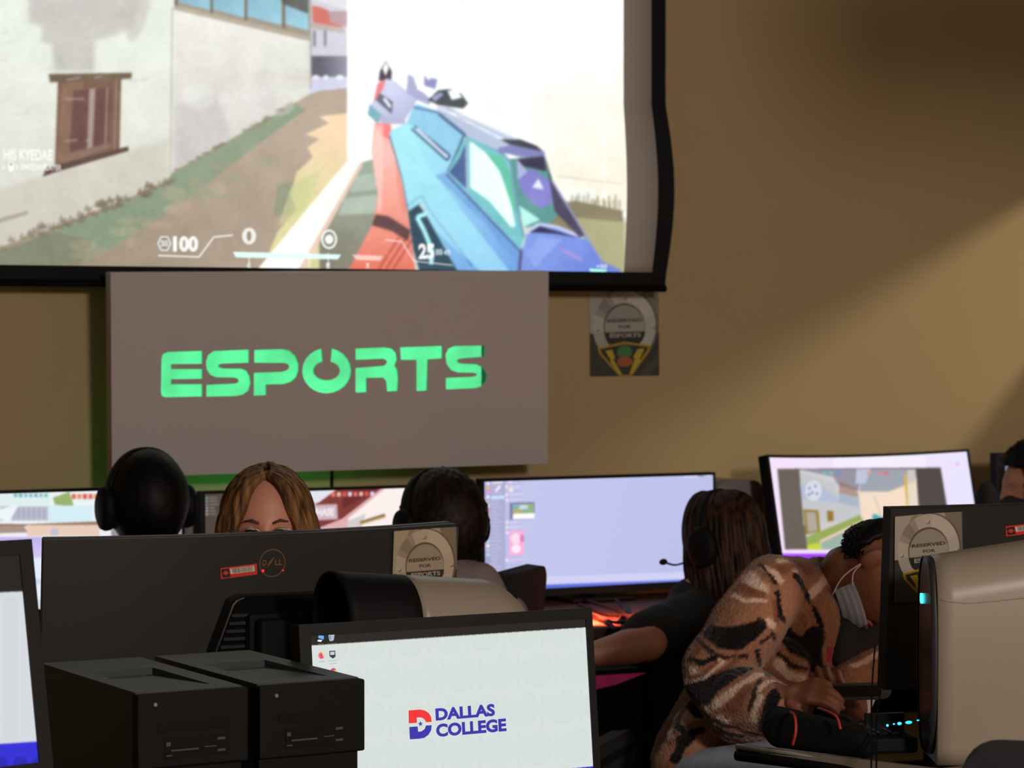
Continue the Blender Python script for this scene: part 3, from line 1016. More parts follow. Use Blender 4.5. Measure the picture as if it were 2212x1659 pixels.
def monitor(label, fr, ext, bez, canvas, bend=None, depth=0.035, step=2.0, lit=None, desk_z=0.74, stand=True, group=None,
            nx=20, material=None, stand_fr=None, cat='monitor', name='computer_monitor'):
    """ext: outer x0,x1,z0,z1 in the frame; bez: left,right,top,bottom widths"""
    x0, x1, z0, z1 = ext
    cx = (x0 + x1) / 2
    base = fr.o + fr.r * cx + fr.b * 0.08
    t = thing(name, label, cat, fr.M, group)
    material = material or M_BLACK
    bm = bmesh.new()
    bent_box(bm, x0, x1, z0, z1, 0.003, depth, bend, nx)
    bmesh.ops.bevel(bm, geom=[e for e in bm.edges if e.calc_face_angle(0) > 1.0], offset=0.004, segments=2, affect='EDGES')
    bmobj('casing', bm, material, t)
    l, r, tp, bt = bez
    for b in ((x0, x1, z1 - tp, z1), (x0, x1, z0, z0 + bt), (x0, x0 + l, z0 + bt, z1 - tp), (x1 - r, x1, z0 + bt, z1 - tp)):
        bm = bmesh.new()
        bent_box(bm, b[0], b[1], b[2], b[3], -0.004, 0.0029, bend, nx if b[1] - b[0] > 0.2 else 1)
        bmobj('bezel', bm, M_BEZEL, t)
    if canvas is not None:
        sx0, sx1, sz0, sz1 = x0 + l, x1 - r, z0 + bt, z1 - tp
        s = F / (fr.o - CPOS).dot(CFW)
        grid_picture('screen', fr, sx0, sx1, sz0, sz1, int((sx1 - sx0) * s / step), int((sz1 - sz0) * s / step), -0.001, canvas, lit or M_PIC, t, bend=bend)
    else:
        bm = bmesh.new()
        bent_box(bm, x0 + l, x1 - r, z0 + bt, z1 - tp, -0.001, 0.0028, bend, nx)
        bmobj('screen', bm, M_PANEL, t)
    if stand:
        # neck and foot, upright on the desk whatever the tilt of the panel
        yb = depth + 0.055
        c = fr.o + fr.r * cx + fr.b * yb + fr.u * ((z0 + z1) / 2)
        Mi = fr.M.inverted()
        rh = Vector((fr.r.x, fr.r.y, 0)).normalized()
        bh = UPZ.cross(rh)
        Ms = Matrix(((rh.x, bh.x, 0, c.x), (rh.y, bh.y, 0, c.y), (0, 0, 1, desk_z), (0, 0, 0, 1)))
        bm = bmesh.new()
        box(bm, -0.03, 0.03, -0.012, 0.03, 0.014, c.z - desk_z - 0.02, bev=0.008, M=Mi @ Ms)
        bmobj('stand_neck', bm, material, t)
        bm = bmesh.new()
        box(bm, -0.045, 0.045, depth + 0.0005, 0.105, (z0 + z1) / 2 - 0.07, (z0 + z1) / 2 + 0.01, bev=0.006, M=Matrix.Translation((cx, 0, 0)))
        bmobj('stand_mount', bm, material, t)
        bm = bmesh.new()
        box(bm, -0.11, 0.11, -0.11, 0.08, 0.001, 0.0145, bev=0.006, M=Mi @ Ms)
        bmobj('stand_base', bm, material, t)
    return t


# --- far desk (long table in front of the end wall, turned a little from it)
ROW = 30.0
row = vd(math.cos(R(ROW)), math.sin(R(ROW)))
rback = UPZ.cross(row)
row_o = W(1290, 1150, 7.57)
row_o = Vector((row_o.x, row_o.y, 0))


def Mrow(o, z=0.0, extra=0.0):
    a = math.atan2(row.y, row.x) + R(extra)
    return Matrix.Translation(Vector((o.x, o.y, z))) @ Matrix.Rotation(a, 4, 'Z')


def desk(label, M, x0, x1, y0, y1, h, m, legs=True, th=0.03):
    t = thing('computer_desk', label, 'desk', M, 'computer desks')
    box_obj('tabletop', (x0, x1, y0, y1, h - th, h), m, t, bev=0.004)
    if legs:
        for xx in (x0 + 0.06, x1 - 0.06):
            for yy in (y0 + 0.06, y1 - 0.06):
                bm = bmesh.new()
                box(bm, xx - 0.025, xx + 0.025, yy - 0.025, yy + 0.025, 0, h - th)
                bmobj('leg', bm, M_BLACK, t)
        box_obj('modesty_panel', (x0 + 0.09, x1 - 0.09, y1 - 0.09, y1 - 0.072, 0.3, h - th), M_BLACK, t)
    return t


DZ = 0.73
for k, nm in enumerate(('left', 'middle', 'right')):
    desk(['dark desk below the wall under the leftmost game monitors', 'dark desk under the pale blue chat screen', 'dark desk under the curved monitor showing a white app'][k],
         Mrow(row_o), -2.62 + k * 1.52, -2.62 + k * 1.52 + 1.5, -0.62, 0.16, DZ, M_DESK)

# --- chat app monitor
fd = Frame(W(1292, 1150, 7.57), ROW, 1)
ed = fit(fd, (1042, 1035), (1544, 1019), (1040, 1296), (1546, 1266))
c = Canvas(1020, 1000, 1570, 1310, 1.0, (192, 198, 236))
c.rect(1040, 1010, 1562, 1300, (196, 200, 238), col2=(186, 193, 234), grad=((1100, 1040), (1540, 1200)))
def sk(px, py):          # rows of the app follow the tilt of the screen in the picture
    return py - (px - 1045) * 0.034
def rr(x0, y0, x1, y1, col, a=1.0):
    c.poly([(x0, sk(x0, y0)), (x1, sk(x1, y0)), (x1, sk(x1, y1)), (x0, sk(x0, y1))], col, a)
rr(1046, 1030, 1058, 1300, (160, 164, 204))
rr(1058, 1030, 1092, 1300, (172, 174, 212))
rr(1092, 1030, 1128, 1300, (190, 192, 232))
for i, col in enumerate([(245, 230, 250), (240, 190, 120), (250, 150, 250), (235, 250, 255), (200, 180, 225), (225, 245, 220), (230, 120, 170), (240, 180, 190), (250, 240, 250), (250, 215, 235), (190, 140, 170), (250, 170, 215), (235, 160, 225), (180, 220, 235), (255, 240, 225), (200, 200, 225), (190, 215, 235)]):
    c.ell(1054, sk(1054, 1045 + i * 9.6), 4, 3.8, col)
for i in range(26):
    rr(1062, 1048 + i * 8, 1062 + rs.uniform(12, 26), 1051 + i * 8, (205, 195, 228), 0.7)
rr(1062, 1041, 1086, 1045, (245, 230, 250))
rr(1097, 1041, 1107, 1045, (240, 225, 250))
rr(1061, 1072, 1090, 1079, (205, 225, 252))
c.line([(1071, sk(1071, 1062)), (1080, sk(1080, 1051))], 5, (250, 240, 252))
for y in (1054, 1070, 1082, 1130, 1141, 1152, 1212):
    c.ell(1095, sk(1095, y), 3.5, 3.5, (248, 225, 240))
    rr(1101, y - 2, 1101 + rs.uniform(18, 34), y + 1, (225, 215, 245), 0.9)
    rr(1101, y + 2, 1101 + rs.uniform(10, 30), y + 4, (215, 208, 240), 0.8)
c.ell(1104, sk(1104, 1060), 4.5, 5, (250, 236, 200))
rr(1101, 1088, 1155, 1125, (130, 130, 170))
rr(1108, 1092, 1153, 1112, (150, 180, 130))
rr(1108, 1092, 1130, 1100, (130, 180, 190))
rr(1122, 1094, 1140, 1103, (210, 220, 225))
rr(1134, 1101, 1138, 1109, (100, 190, 215))
rr(1110, 1104, 1128, 1112, (190, 170, 120))
rr(1108, 1112, 1155, 1124, (252, 254, 255))
rr(1099, 1149, 1132, 1202, (250, 180, 222))
c.ell(1114, sk(1114, 1166), 10, 12, (252, 225, 240))
c.ell(1115, sk(1115, 1188), 10, 9, (255, 240, 248))
c.ell(1128, sk(1128, 1166), 5, 9, (225, 130, 185))
for i in range(6):
    rr(1478 + i * 7, 1042, 1482 + i * 7, 1046, (248, 235, 252))
rr(1508, 1042, 1520, 1046, (140, 140, 170))
rr(1528, 1040, 1532, 1046, (250, 240, 252))
rr(1044, 1250, 1560, 1268, (214, 212, 248), 0.8)
c.poly([(1040, sk(1040, 1268)), (1560, sk(1560, 1266)), (1560, 1320), (1040, 1320)], (110, 126, 224), col2=(70, 96, 205), grad=((1290, 1256), (1290, 1276)))
c.blur(1.1)
monitor('flat wide monitor showing a pale blue chat app on the far desk', fd, ed, (0.008, 0.008, 0.009, 0.022), c, desk_z=DZ)

# --- curved monitor, white app with a game clip
fc = Frame(W(1865, 1095, 8.05), 31, 13)
ec = fit(fc, (1638, 983), (2082, 980), (1670, 1236), (2098, 1204))
c = Canvas(1610, 960, 2120, 1260, 1.0, (238, 226, 250))
c.rect(1610, 960, 2120, 1260, (246, 226, 252), col2=(232, 226, 255), grad=((1700, 1000), (2080, 1060)))
c.rect(1800, 985, 2000, 1010, (252, 246, 255), 0.5)
c.rect(1610, 1196, 2120, 1226, (160, 60, 250))
c.poly([(1679, 1013), (2032, 1010), (2050, 1120), (2056, 1180), (1696, 1187)], (74, 66, 64))
c.poly([(1679, 1013), (1728, 1012), (1744, 1187), (1696, 1187)], (104, 96, 88))
c.poly([(1727, 1014), (1978, 1013), (1992, 1187), (1744, 1187)], (206, 204, 206))
c.poly([(1727, 1014), (1860, 1013), (1855, 1060), (1812, 1050), (1800, 1030)], (150, 146, 160))
c.poly([(1727, 1020), (1800, 1045), (1812, 1080), (1860, 1090), (1860, 1120), (1736, 1135)], (196, 198, 200))
c.poly([(1728, 1045), (1775, 1050), (1812, 1078), (1812, 1085), (1732, 1078)], (178, 190, 214))
c.poly([(1812, 1065), (1855, 1076), (1856, 1096), (1812, 1086)], (170, 180, 200))
c.poly([(1815, 1040), (1850, 1055), (1855, 1075), (1812, 1065)], (150, 110, 90), 0.6)
c.poly([(1855, 1060), (1980, 1032), (1984, 1187), (1862, 1130)], (244, 220, 198))
c.poly([(1860, 1013), (1978, 1013), (1976, 1040), (1920, 1062), (1858, 1062)], (150, 158, 172), 0.9)
c.poly([(1850, 1013), (1880, 1013), (1870, 1045), (1848, 1045)], (190, 196, 220))
c.line([(1888, 1070), (1904, 1115)], 3, (200, 200, 190))
c.line([(1955, 1025), (1963, 1110)], 6, (214, 176, 70))
c.rect(1960, 1015, 1976, 1115, (226, 214, 200), 0.7)
for x, col in ((1777, (110, 190, 180)), (1790, (120, 190, 190)), (1806, (110, 140, 220)), (1872, (235, 150, 120)), (1896, (220, 130, 150)), (1910, (225, 110, 110))):
    c.rect(x, 1019, x + 10, 1025, col)
c.ell(1757, 1060, 18, 22, (214, 220, 236))
for dx, dy in ((-8, -6), (5, -10), (-2, 4), (8, 6), (-9, 8)):
    c.rect(1757 + dx - 3, 1060 + dy - 2, 1757 + dx + 2, 1060 + dy + 3, (130, 136, 160))
c.poly([(1735, 1100), (1768, 1102), (1772, 1148), (1740, 1155)], (150, 128, 56))
c.poly([(1741, 1106), (1762, 1107), (1766, 1146), (1746, 1150)], (176, 168, 156))
c.poly([(1786, 1103), (1800, 1104), (1801, 1125), (1788, 1127)], (150, 116, 40))
c.poly([(1744, 1187), (1742, 1160), (1858, 1112), (1866, 1125), (1770, 1172), (1776, 1187)], (150, 170, 90))
c.poly([(1770, 1168), (1866, 1122), (1866, 1130), (1776, 1176)], (240, 206, 190))
c.poly([(1776, 1187), (1774, 1172), (1862, 1130), (1920, 1140), (1940, 1187)], (156, 178, 164))
c.poly([(1744, 1187), (1744, 1178), (1768, 1172), (1776, 1187)], (200, 214, 60))
c.poly([(1884, 1112), (1890, 1110), (1912, 1120), (1912, 1150), (1886, 1136)], (72, 168, 184))
c.poly([(1880, 1130), (1890, 1130), (1895, 1150), (1884, 1150)], (230, 150, 130))
c.ell(2068, 1003, 5, 3, (232, 180, 248))
c.ell(2052, 1003, 3, 2, (250, 200, 225))
c.blur(1.5)
monitor('curved monitor at the right showing a white app with a game clip', fc, ec, (0.009, 0.009, 0.009, 0.02), c, bend=1.9, desk_z=DZ)

# --- monitor beyond it, cut by the picture edge
fe = Frame(W(2290, 1085, 8.3), 28, 3)
ee = fit(fe, (2155, 978), (2430, 971), (2158, 1195), (2435, 1184))
c = Canvas(2120, 940, 2580, 1230, 0.8, (160, 150, 196))
c.rect(2150, 960, 2560, 1220, (110, 100, 120), col2=(190, 176, 240), grad=((2160, 980), (2180, 1060)))
c.rect(2200, 1000, 2460, 1120, (150, 160, 150))
c.rect(2220, 1020, 2330, 1120, (196, 176, 150))
c.blur(2)
monitor('monitor at the right picture edge, mostly hidden behind a dark-haired person', fe, ee, (0.03, 0.012, 0.012, 0.02), c, desk_z=DZ, step=3)

# --- left game monitors
fa = Frame(W(130, 1190, 6.92), ROW, 2)
ea = fit(fa, (-150, 1062), (398, 1050), (-150, 1340), (400, 1318))
c = Canvas(-180, 1030, 430, 1350, 1.0, (240, 240, 244))
c.rect(-180, 1030, 430, 1130, (236, 244, 244))
c.rect(-180, 1060, 110, 1100, (224, 238, 240))
for i in range(7):
    c.rect(30 + i * 11, 1066, 37 + i * 11, 1074, [(120, 190, 190), (110, 170, 180), (130, 190, 200)][i % 3])
for i in range(6):
    c.rect(155 + i * 12, 1067, 164 + i * 12, 1078, [(220, 110, 90), (235, 140, 100), (214, 90, 80)][i % 3])
c.poly([(114, 1075), (150, 1062), (160, 1095), (118, 1090)], (150, 180, 110))
c.rect(0, 1094, 105, 1125, (190, 190, 206))
for i in range(9):
    c.rect(4 + i * 11, 1098, 11 + i * 11, 1120, (172, 174, 194))
c.rect(104, 1092, 200, 1128, (214, 238, 246))
c.poly([(-180, 1130), (60, 1132), (220, 1126), (220, 1134), (-180, 1140)], (150, 120, 100))
c.rect(58, 1134, 215, 1158, (232, 206, 186))
c.rect(110, 1142, 126, 1157, (196, 190, 214))
c.poly([(-180, 1142), (52, 1136), (60, 1150), (-180, 1158)], (166, 146, 136))
c.poly([(40, 1090), (0, 1100), (0, 1120), (20, 1130)], (236, 246, 250))
c.rect(-180, 1160, 430, 1215, (190, 176, 236), col2=(214, 206, 246), grad=((100, 1160), (100, 1210)))
c.rect(-180, 1205, 430, 1300, (228, 236, 252))
c.rect(60, 1250, 120, 1262, (196, 208, 226), 0.7)
c.rect(-180, 1295, 430, 1350, (206, 222, 226))
c.rect(240, 1070, 400, 1320, (150, 150, 156))
c.blur(1.3)
monitor('bright game monitor at the left edge, partly hidden by a black beanie', fa, ea, (0.009, 0.009, 0.009, 0.02), c, desk_z=DZ)

fb = Frame(W(670, 1170, 7.22), ROW, 2)
eb = fit(fb, (437, 1062), (905, 1046), (437, 1318), (905, 1290))
c = Canvas(410, 1025, 930, 1340, 1.0, (226, 176, 180))
c.rect(410, 1025, 660, 1340, (78, 70, 62))
for i, col in enumerate([(110, 190, 190), (120, 180, 190), (150, 150, 156), (190, 180, 200), (200, 200, 205), (190, 185, 200)]):
    c.rect(445, 1074 + i * 7, 449, 1078 + i * 7, col)
    c.rect(452, 1074 + i * 7, 452 + rs.uniform(8, 20), 1077 + i * 7, (150, 142, 134), 0.7)
c.rect(640, 1025, 930, 1340, (224, 176, 180))
c.poly([(640, 1040), (725, 1040), (722, 1060), (690, 1085), (640, 1090)], (226, 228, 240))
c.poly([(688, 1086), (730, 1056), (830, 1050), (740, 1120), (640, 1160), (640, 1110)], (128, 60, 56))
c.poly([(740, 1100), (845, 1040), (800, 1040), (740, 1075)], (108, 44, 44))
c.poly([(752, 1120), (836, 1052), (905, 1030), (905, 1200), (752, 1140)], (252, 240, 236))
c.poly([(752, 1125), (790, 1110), (780, 1145), (752, 1145)], (210, 206, 208))
c.line([(778, 1130), (832, 1113)], 8, (150, 120, 80))
c.line([(776, 1134), (830, 1118)], 3, (216, 196, 150))
for i in range(8):
    c.rect(716 + i * 12, 1064 - i * 0.3, 724 + i * 12, 1073 - i * 0.3, [(240, 120, 110), (245, 190, 170), (230, 90, 90), (230, 220, 240)][i % 4])
c.poly([(640, 1092), (728, 1089), (730, 1122), (640, 1126)], (206, 178, 188))
c.text('BUY PHASE', 640, 722, 1098, 1116, (250, 240, 246), 0.05, 1)
c.blur(1.2)
monitor('game monitor reading BUY PHASE behind the long-haired woman with glasses', fb, eb, (0.009, 0.009, 0.009, 0.02), c, desk_z=DZ)


# ------------------------------------------------------------------ rounded white gaming computers
def arch(w, h, n=20, low=0.0, flat=0.42):
    """oval profile across the case: rounded top, straight sides, slightly tucked foot"""
    pts = []
    a = w / 2
    for k in range(n + 1):
        t = math.pi * k / n
        pts.append((a * math.cos(t), h - a * 1.0 * flat * 2 + a * 2 * flat * math.sin(t)))
    pts = [(a * 0.86, low)] + [(a * 0.97, low + 0.03)] + pts + [(-a * 0.97, low + 0.03)] + [(-a * 0.86, low)]
    return pts


def aurora(label, M, L, w, h, drop, frac_black, led=True, group='white rounded gaming computers', dark_front=False):
    """case with an open oval mouth at its front end (x = 0) and a pale shell behind; top slopes down by drop"""
    t = thing('gaming_computer', label, 'computer', M, group)

    def shell(bm, x0, x1, inset, n=8, capend=False, open_front=False, tail=0.0):
        rings = []
        for i in range(n + 1):
            x = x0 + (x1 - x0) * i / n
            hh = h - drop * x / L
            k = 1.0
            if tail and x > L - tail:
                q = (x - (L - tail)) / tail
                k = math.sqrt(max(0.0, 1 - 0.55 * q * q))
            ring = []
            for (yy, zz) in arch(w - 2 * inset, hh * (1 - (1 - k) * 0.6) - inset):
                ring.append(bm.verts.new((x, yy * (0.35 + 0.65 * k), zz + 0.0)))
            rings.append(ring)
        m = len(rings[0])
        for a, b in zip(rings, rings[1:]):
            for k in range(m):
                bm.faces.new((a[k], a[(k + 1) % m], b[(k + 1) % m], b[k]))
        return rings

    xb = L * frac_black
    if frac_black > 0:
        bm = bmesh.new()
        a = shell(bm, 0, xb, 0.0)
        b = shell(bm, 0.0, xb, 0.008)
        m = len(a[0])
        for k in range(m):
            bm.faces.new((a[0][k], b[0][k], b[0][(k + 1) % m], a[0][(k + 1) % m]))
            bm.faces.new((a[-1][k], a[-1][(k + 1) % m], b[-1][(k + 1) % m], b[-1][k]))
        bmobj('front_hood', bm, M_GLOSS if dark_front else M_BLACK, t, True)
    bm = bmesh.new()
    a = shell(bm, xb, L, 0.0, 16, tail=0.10)
    bm.faces.new(a[0])
    bm.faces.new(a[-1][::-1])
    o = bmobj('shell', bm, M_SHELL, t, True)
    return t, shell


fl = Frame(W(715, 1330, 4.68), 25)
_L = 0.40
_b = Vector((fl.o.x, fl.o.y, 0))
zt = W(715, 1233, 4.68).z
ML = Matrix.Translation(Vector((_b.x, _b.y, 0.6655))) @ Matrix.Rotation(math.atan2(fl.r.y, fl.r.x), 4, 'Z')
au1, _sh = aurora('white shelled computer with a black hood behind the DALLAS COLLEGE screen', ML, _L, 0.20, zt - 0.6655, 0.035, 0.36)
# dark grille set inside the mouth
bm = bmesh.new()
prof = arch(0.184, zt - 0.6655 - 0.008)
vs = [bm.verts.new((0.06, y_, z_)) for y_, z_ in prof]
bm.faces.new(vs)
bmobj('front_grille', bm, M_CLOTH, au1)
box_obj('foot', (0.02, _L - 0.03, -0.07, 0.07, 0.0005, 0.012), M_BLACK, au1)

fr2 = Frame(W(2008, 1420, 4.42), 40)
_b = WZ(2010, 1632, 0.745)
zt2 = W(2012, 1198, (_b - CPOS).dot(CFW)).z
MR = Matrix.Translation(Vector((_b.x, _b.y, 0.7405))) @ Matrix.Rotation(math.atan2(fr2.r.y, fr2.r.x), 4, 'Z') @ Matrix.Translation((0.0, 0.0, 0))


# --- second white computer, right foreground
fr2 = Frame(W(2009, 1420, (_b - CPOS).dot(CFW)), -1.0)
MR = Matrix.Translation(Vector((_b.x, _b.y, 0.7405))) @ Matrix.Rotation(math.atan2(fr2.r.y, fr2.r.x), 4, 'Z')
H2 = zt2 - 0.7405
au2, _sh2 = aurora('large white shelled computer with a cyan light, right foreground', MR, 0.44, 0.19, H2, -0.07, 0.0)
bm = bmesh.new()
prof2 = [(0.083 * math.cos(t) * (1 if abs(math.cos(t)) < 1 else 1), z) for t, z in []]
oval = []
for k in range(40):
    t = 2 * math.pi * k / 40
    s_, c_ = math.sin(t), math.cos(t)
    e = 0.62
    oval.append((0.092 * math.copysign(abs(c_) ** e, c_), H2 * 0.5 + 0.004 + (H2 * 0.5 - 0.006) * math.copysign(abs(s_) ** 0.8, s_)))
a = [bm.verts.new((-0.012, y_, z_)) for y_, z_ in oval]
b = [bm.verts.new((0.004, y_, z_)) for y_, z_ in oval]
ai = [bm.verts.new((-0.012, y_ * 0.95, H2 * 0.5 + (z_ - H2 * 0.5) * 0.985)) for y_, z_ in oval]
for k in range(40):
    k2 = (k + 1) % 40
    bm.faces.new((a[k], a[k2], b[k2], b[k]))
    bm.faces.new((a[k], ai[k], ai[k2], a[k2]))
bm.faces.new(b)
bmobj('front_rim', bm, M_DGREY, au2, True)
bm = bmesh.new()
a = [bm.verts.new((-0.010, y_ * 0.95, H2 * 0.5 + (z_ - H2 * 0.5) * 0.985)) for y_, z_ in oval]
b = [bm.verts.new((-0.002, y_ * 0.95, H2 * 0.5 + (z_ - H2 * 0.5) * 0.985)) for y_, z_ in oval]
bm.faces.new(a)
for k in range(40):
    k2 = (k + 1) % 40
    bm.faces.new((a[k], a[k2], b[k2], b[k]))
bmobj('front_panel', bm, M_GLOSS, au2)
bm = bmesh.new()
_lz = zt2 - 0.0 - 0.7405
_l0, _l1 = W(1997, 1307, (_b - CPOS).dot(CFW)).z - 0.7405, W(1997, 1285, (_b - CPOS).dot(CFW)).z - 0.7405
prism(bm, [(p[0], p[1]) for p in round_rect(-0.012, 0.012, _l0, _l1, 0.008)], 0, 0.003)
bmobj('status_light', bm, mat('cyan status light', (60, 220, 235), 0.4, emit=(70, 240, 255), estr=2.2), au2).matrix_local = Matrix(((0, 1, 0, -0.0135), (1, 0, 0, 0.034), (0, 0, 1, 0), (0, 0, 0, 1)))
box_obj('foot', (0.01, 0.40, -0.06, 0.06, -0.0002, 0.004), M_BLACK, au2)
# soft crease line pressed along the shell
bm = bmesh.new()
cz = H2 - 0.072
tube(bm, spline([(0.004, -0.0948, cz), (0.05, -0.0948, cz - 0.006), (0.12, -0.0948, cz + 0.0), (0.22, -0.0948, cz + 0.012), (0.36, -0.085, cz + 0.03)], 5), 0.0016, 6)
bmobj('shell_crease', bm, M_SHELL, au2, True)

# ------------------------------------------------------------------ near desks
NZ = 0.74
NZ2 = 0.665
nr = W(964, 1500, 4.4)
nr = Vector((nr.x, nr.y, 0))
# the top: far-right end is cut off at an angle where the sitter in the fleece works
p_a, p_b = WZ(1592, 1606, NZ), WZ(2010, 1657, NZ)
p_c = p_b + (p_b - p_a).normalized() * 0.9
td = thing('computer_desk', 'near desk with a pale slanted edge carrying the right-hand white computer', 'desk', Matrix.Translation((p_a.x, p_a.y, 0)), 'computer desks')
inv = Vector((p_a.x, p_a.y, 0))
dirn = (p_b - p_a).normalized()
nrm = Vector((-dirn.y, dirn.x, 0))
if nrm.dot(FH) > 0:
    nrm = -nrm                                   # towards the camera
# desk outline: visible far edge p_a -> p_b, then off the picture to the right and back towards the camera
near_pts = [p_a, p_b + dirn * 0.02, p_b + row * 0.35, p_b + row * 1.3, p_b + row * 1.3 - rback * 0.7, p_a - rback * 0.62 + row * 0.2]
bm = bmesh.new()
tp = [bm.verts.new((p.x - inv.x, p.y - inv.y, NZ)) for p in near_pts]
bt = [bm.verts.new((p.x - inv.x, p.y - inv.y, NZ - 0.028)) for p in near_pts]
bm.faces.new(tp)
bm.faces.new(bt[::-1])
for k in range(len(tp)):
    bm.faces.new((tp[k], bt[k], bt[(k + 1) % len(tp)], tp[(k + 1) % len(tp)]))
bmobj('tabletop', bm, M_DESK2, td)
bm = bmesh.new()
tube(bm, [p_a - inv + Vector((0, 0, -0.006)), p_b - inv + Vector((0, 0, -0.006))], 0.006, 8)
bmobj('edge_strip', bm, mat('pale edge strip', (176, 176, 168), 0.35), td, True)
bm = bmesh.new()
tube(bm, [p_a - inv + Vector((0, 0, -0.022)) - dirn * 0.0, p_b - inv + Vector((0, 0, -0.022))], 0.011, 8)
bmobj('edge_moulding', bm, M_BLACK, td, True)
for p in (near_pts[0] - rback * 0.1 + row * 0.12, near_pts[3] - row * 0.1 - rback * 0.1, near_pts[4] - row * 0.1 + rback * 0.08, near_pts[5] + row * 0.1 + rback * 0.06):
    q = p - inv
    box_obj('leg', (q.x - 0.025, q.x + 0.025, q.y - 0.025, q.y + 0.025, 0, NZ - 0.028), M_BLACK, td)
desk('near dark desk under the DALLAS COLLEGE screen and black towers', Mrow(nr), -1.45, 0.25, -0.72, 0.72, NZ2, M_DESK)


# ------------------------------------------------------------------ monitors seen from behind
M_BACK = mat('charcoal monitor back', (40, 38, 36), 0.5, spec=0.25, noise=0.06, nscale=120, bump=0.04, bscale=600)
M_TAGR = mat('red tag', (200, 44, 40), 0.5)


def asset_tag(fr, quad, parent, y, k=3):
    c = Canvas(min(q[0] for q in quad) - 2, min(q[1] for q in quad) - 2, max(q[0] for q in quad) + 2, max(q[1] for q in quad) + 2, k, (206, 44, 40))
    tl, tr, br, bl = [np.array(q, float) for q in quad]

    def m(u, v):
        p = (tl * (1 - u) + tr * u) * (1 - v) + (bl * (1 - u) + br * u) * v
        return (p[0], p[1])

    def P(u0, v0, u1, v1, col):
        c.poly([m(u0, v0), m(u1, v0), m(u1, v1), m(u0, v1)], col)
    P(0.05, 0.12, 0.27, 0.9, (34, 26, 26))
    c.poly([m(0.16 + 0.06 * math.cos(t * 0.5236), 0.5 + 0.2 * math.sin(t * 0.5236)) for t in range(12)], (190, 60, 54))
    P(0.06, 0.46, 0.26, 0.54, (190, 60, 54))
    P(0.29, 0.14, 0.95, 0.66, (214, 204, 184))
    r_ = random.Random(5)
    u = 0.34
    while u < 0.9:
        w_ = r_.choice((0.006, 0.01, 0.014))
        P(u, 0.17, u + w_, 0.62, (90, 76, 66))
        u += w_ + r_.choice((0.006, 0.01))
    us = [fr.loc(px, py, y) for px, py in quad]
    pts = us
    # a thin tag whose face carries the print
    (xa, za), (xb, zb), (xc, zc), (xd, zd) = us
    ang = math.atan2(zb - za, xb - xa)
    wd_ = math.hypot(xb - xa, zb - za)
    hd_ = math.hypot(xd - xa, zd - za)
    f2 = Frame.__new__(Frame)
    f2.r = (fr.r * math.cos(ang) + fr.u * math.sin(ang)).normalized()
    f2.u = (fr.u * math.cos(ang) - fr.r * math.sin(ang)).normalized()
    f2.b = fr.b
    f2.o = fr.o + fr.r * xd + fr.u * zd + fr.b * y
    f2.M = Matrix(((f2.r.x, f2.b.x, f2.u.x, f2.o.x), (f2.r.y, f2.b.y, f2.u.y, f2.o.y), (f2.r.z, f2.b.z, f2.u.z, f2.o.z), (0, 0, 0, 1)))
    loc = fr.M.inverted() @ f2.M
    o = grid_picture('asset_tag', f2, 0, wd_, 0, hd_, 130, 40, 0.0, c, M_PRINT, parent)
    o.matrix_local = loc
    o['label'] = 'red asset tag with a barcode'
    return o


def back_monitor(label, fr, ext, bend, desk_z, glow, tagquad=None, vent=None, depth=0.03):
    x0, x1, z0, z1 = ext
    cx = (x0 + x1) / 2
    t = thing('computer_monitor', label, 'monitor', fr.M)
    bm = bmesh.new()
    bent_box(bm, x0, x1, z0, z1, 0.0, depth, bend, 36)
    bmesh.ops.bevel(bm, geom=[e for e in bm.edges if e.calc_face_angle(0) > 1.0], offset=0.004, segments=2, affect='EDGES')
    bmobj('casing', bm, M_BACK, t)
    bm = bmesh.new()
    bent_box(bm, x0 + 0.002, x1 - 0.002, z1 - 0.006, z1 + 0.0015, depth * 0.55, depth + 0.004, bend, 36)
    bmobj('front_frame', bm, M_STEEL if False else M_DGREY, t)
    bm = bmesh.new()
    bent_box(bm, x0 + 0.01, x1 - 0.01, z0 + 0.015, z1 - 0.01, depth + 0.0002, depth + 0.003, bend, 36)
    bmobj('screen', bm, glow, t)
    # stand: slanted neck and foot
    Mi = fr.M.inverted()
    c = fr.o + fr.r * cx
    rh = Vector((fr.r.x, fr.r.y, 0)).normalized()
    bh = UPZ.cross(rh)
    Ms = Matrix(((rh.x, bh.x, 0, c.x), (rh.y, bh.y, 0, c.y), (0, 0, 1, desk_z), (0, 0, 0, 1)))
    hz = c.z + (z0 + z1) / 2 - desk_z
    bm = bmesh.new()
    box(bm, -0.05, 0.05, -0.085, -0.045, 0.012, hz - 0.03, bev=0.01, M=Mi @ Ms)
    bmobj('stand_neck', bm, M_BLACK, t)
    bm = bmesh.new()
    box(bm, -0.06, 0.06, -0.05, 0.003, hz - 0.10, hz - 0.02, bev=0.01, M=Mi @ Ms)
    bmobj('stand_mount', bm, M_BLACK, t)
    bm = bmesh.new()
    box(bm, -0.16, 0.16, -0.16, 0.06, 0.001, 0.0125, bev=0.006, M=Mi @ Ms)
    bmobj('stand_base', bm, M_BLACK, t)
    return t


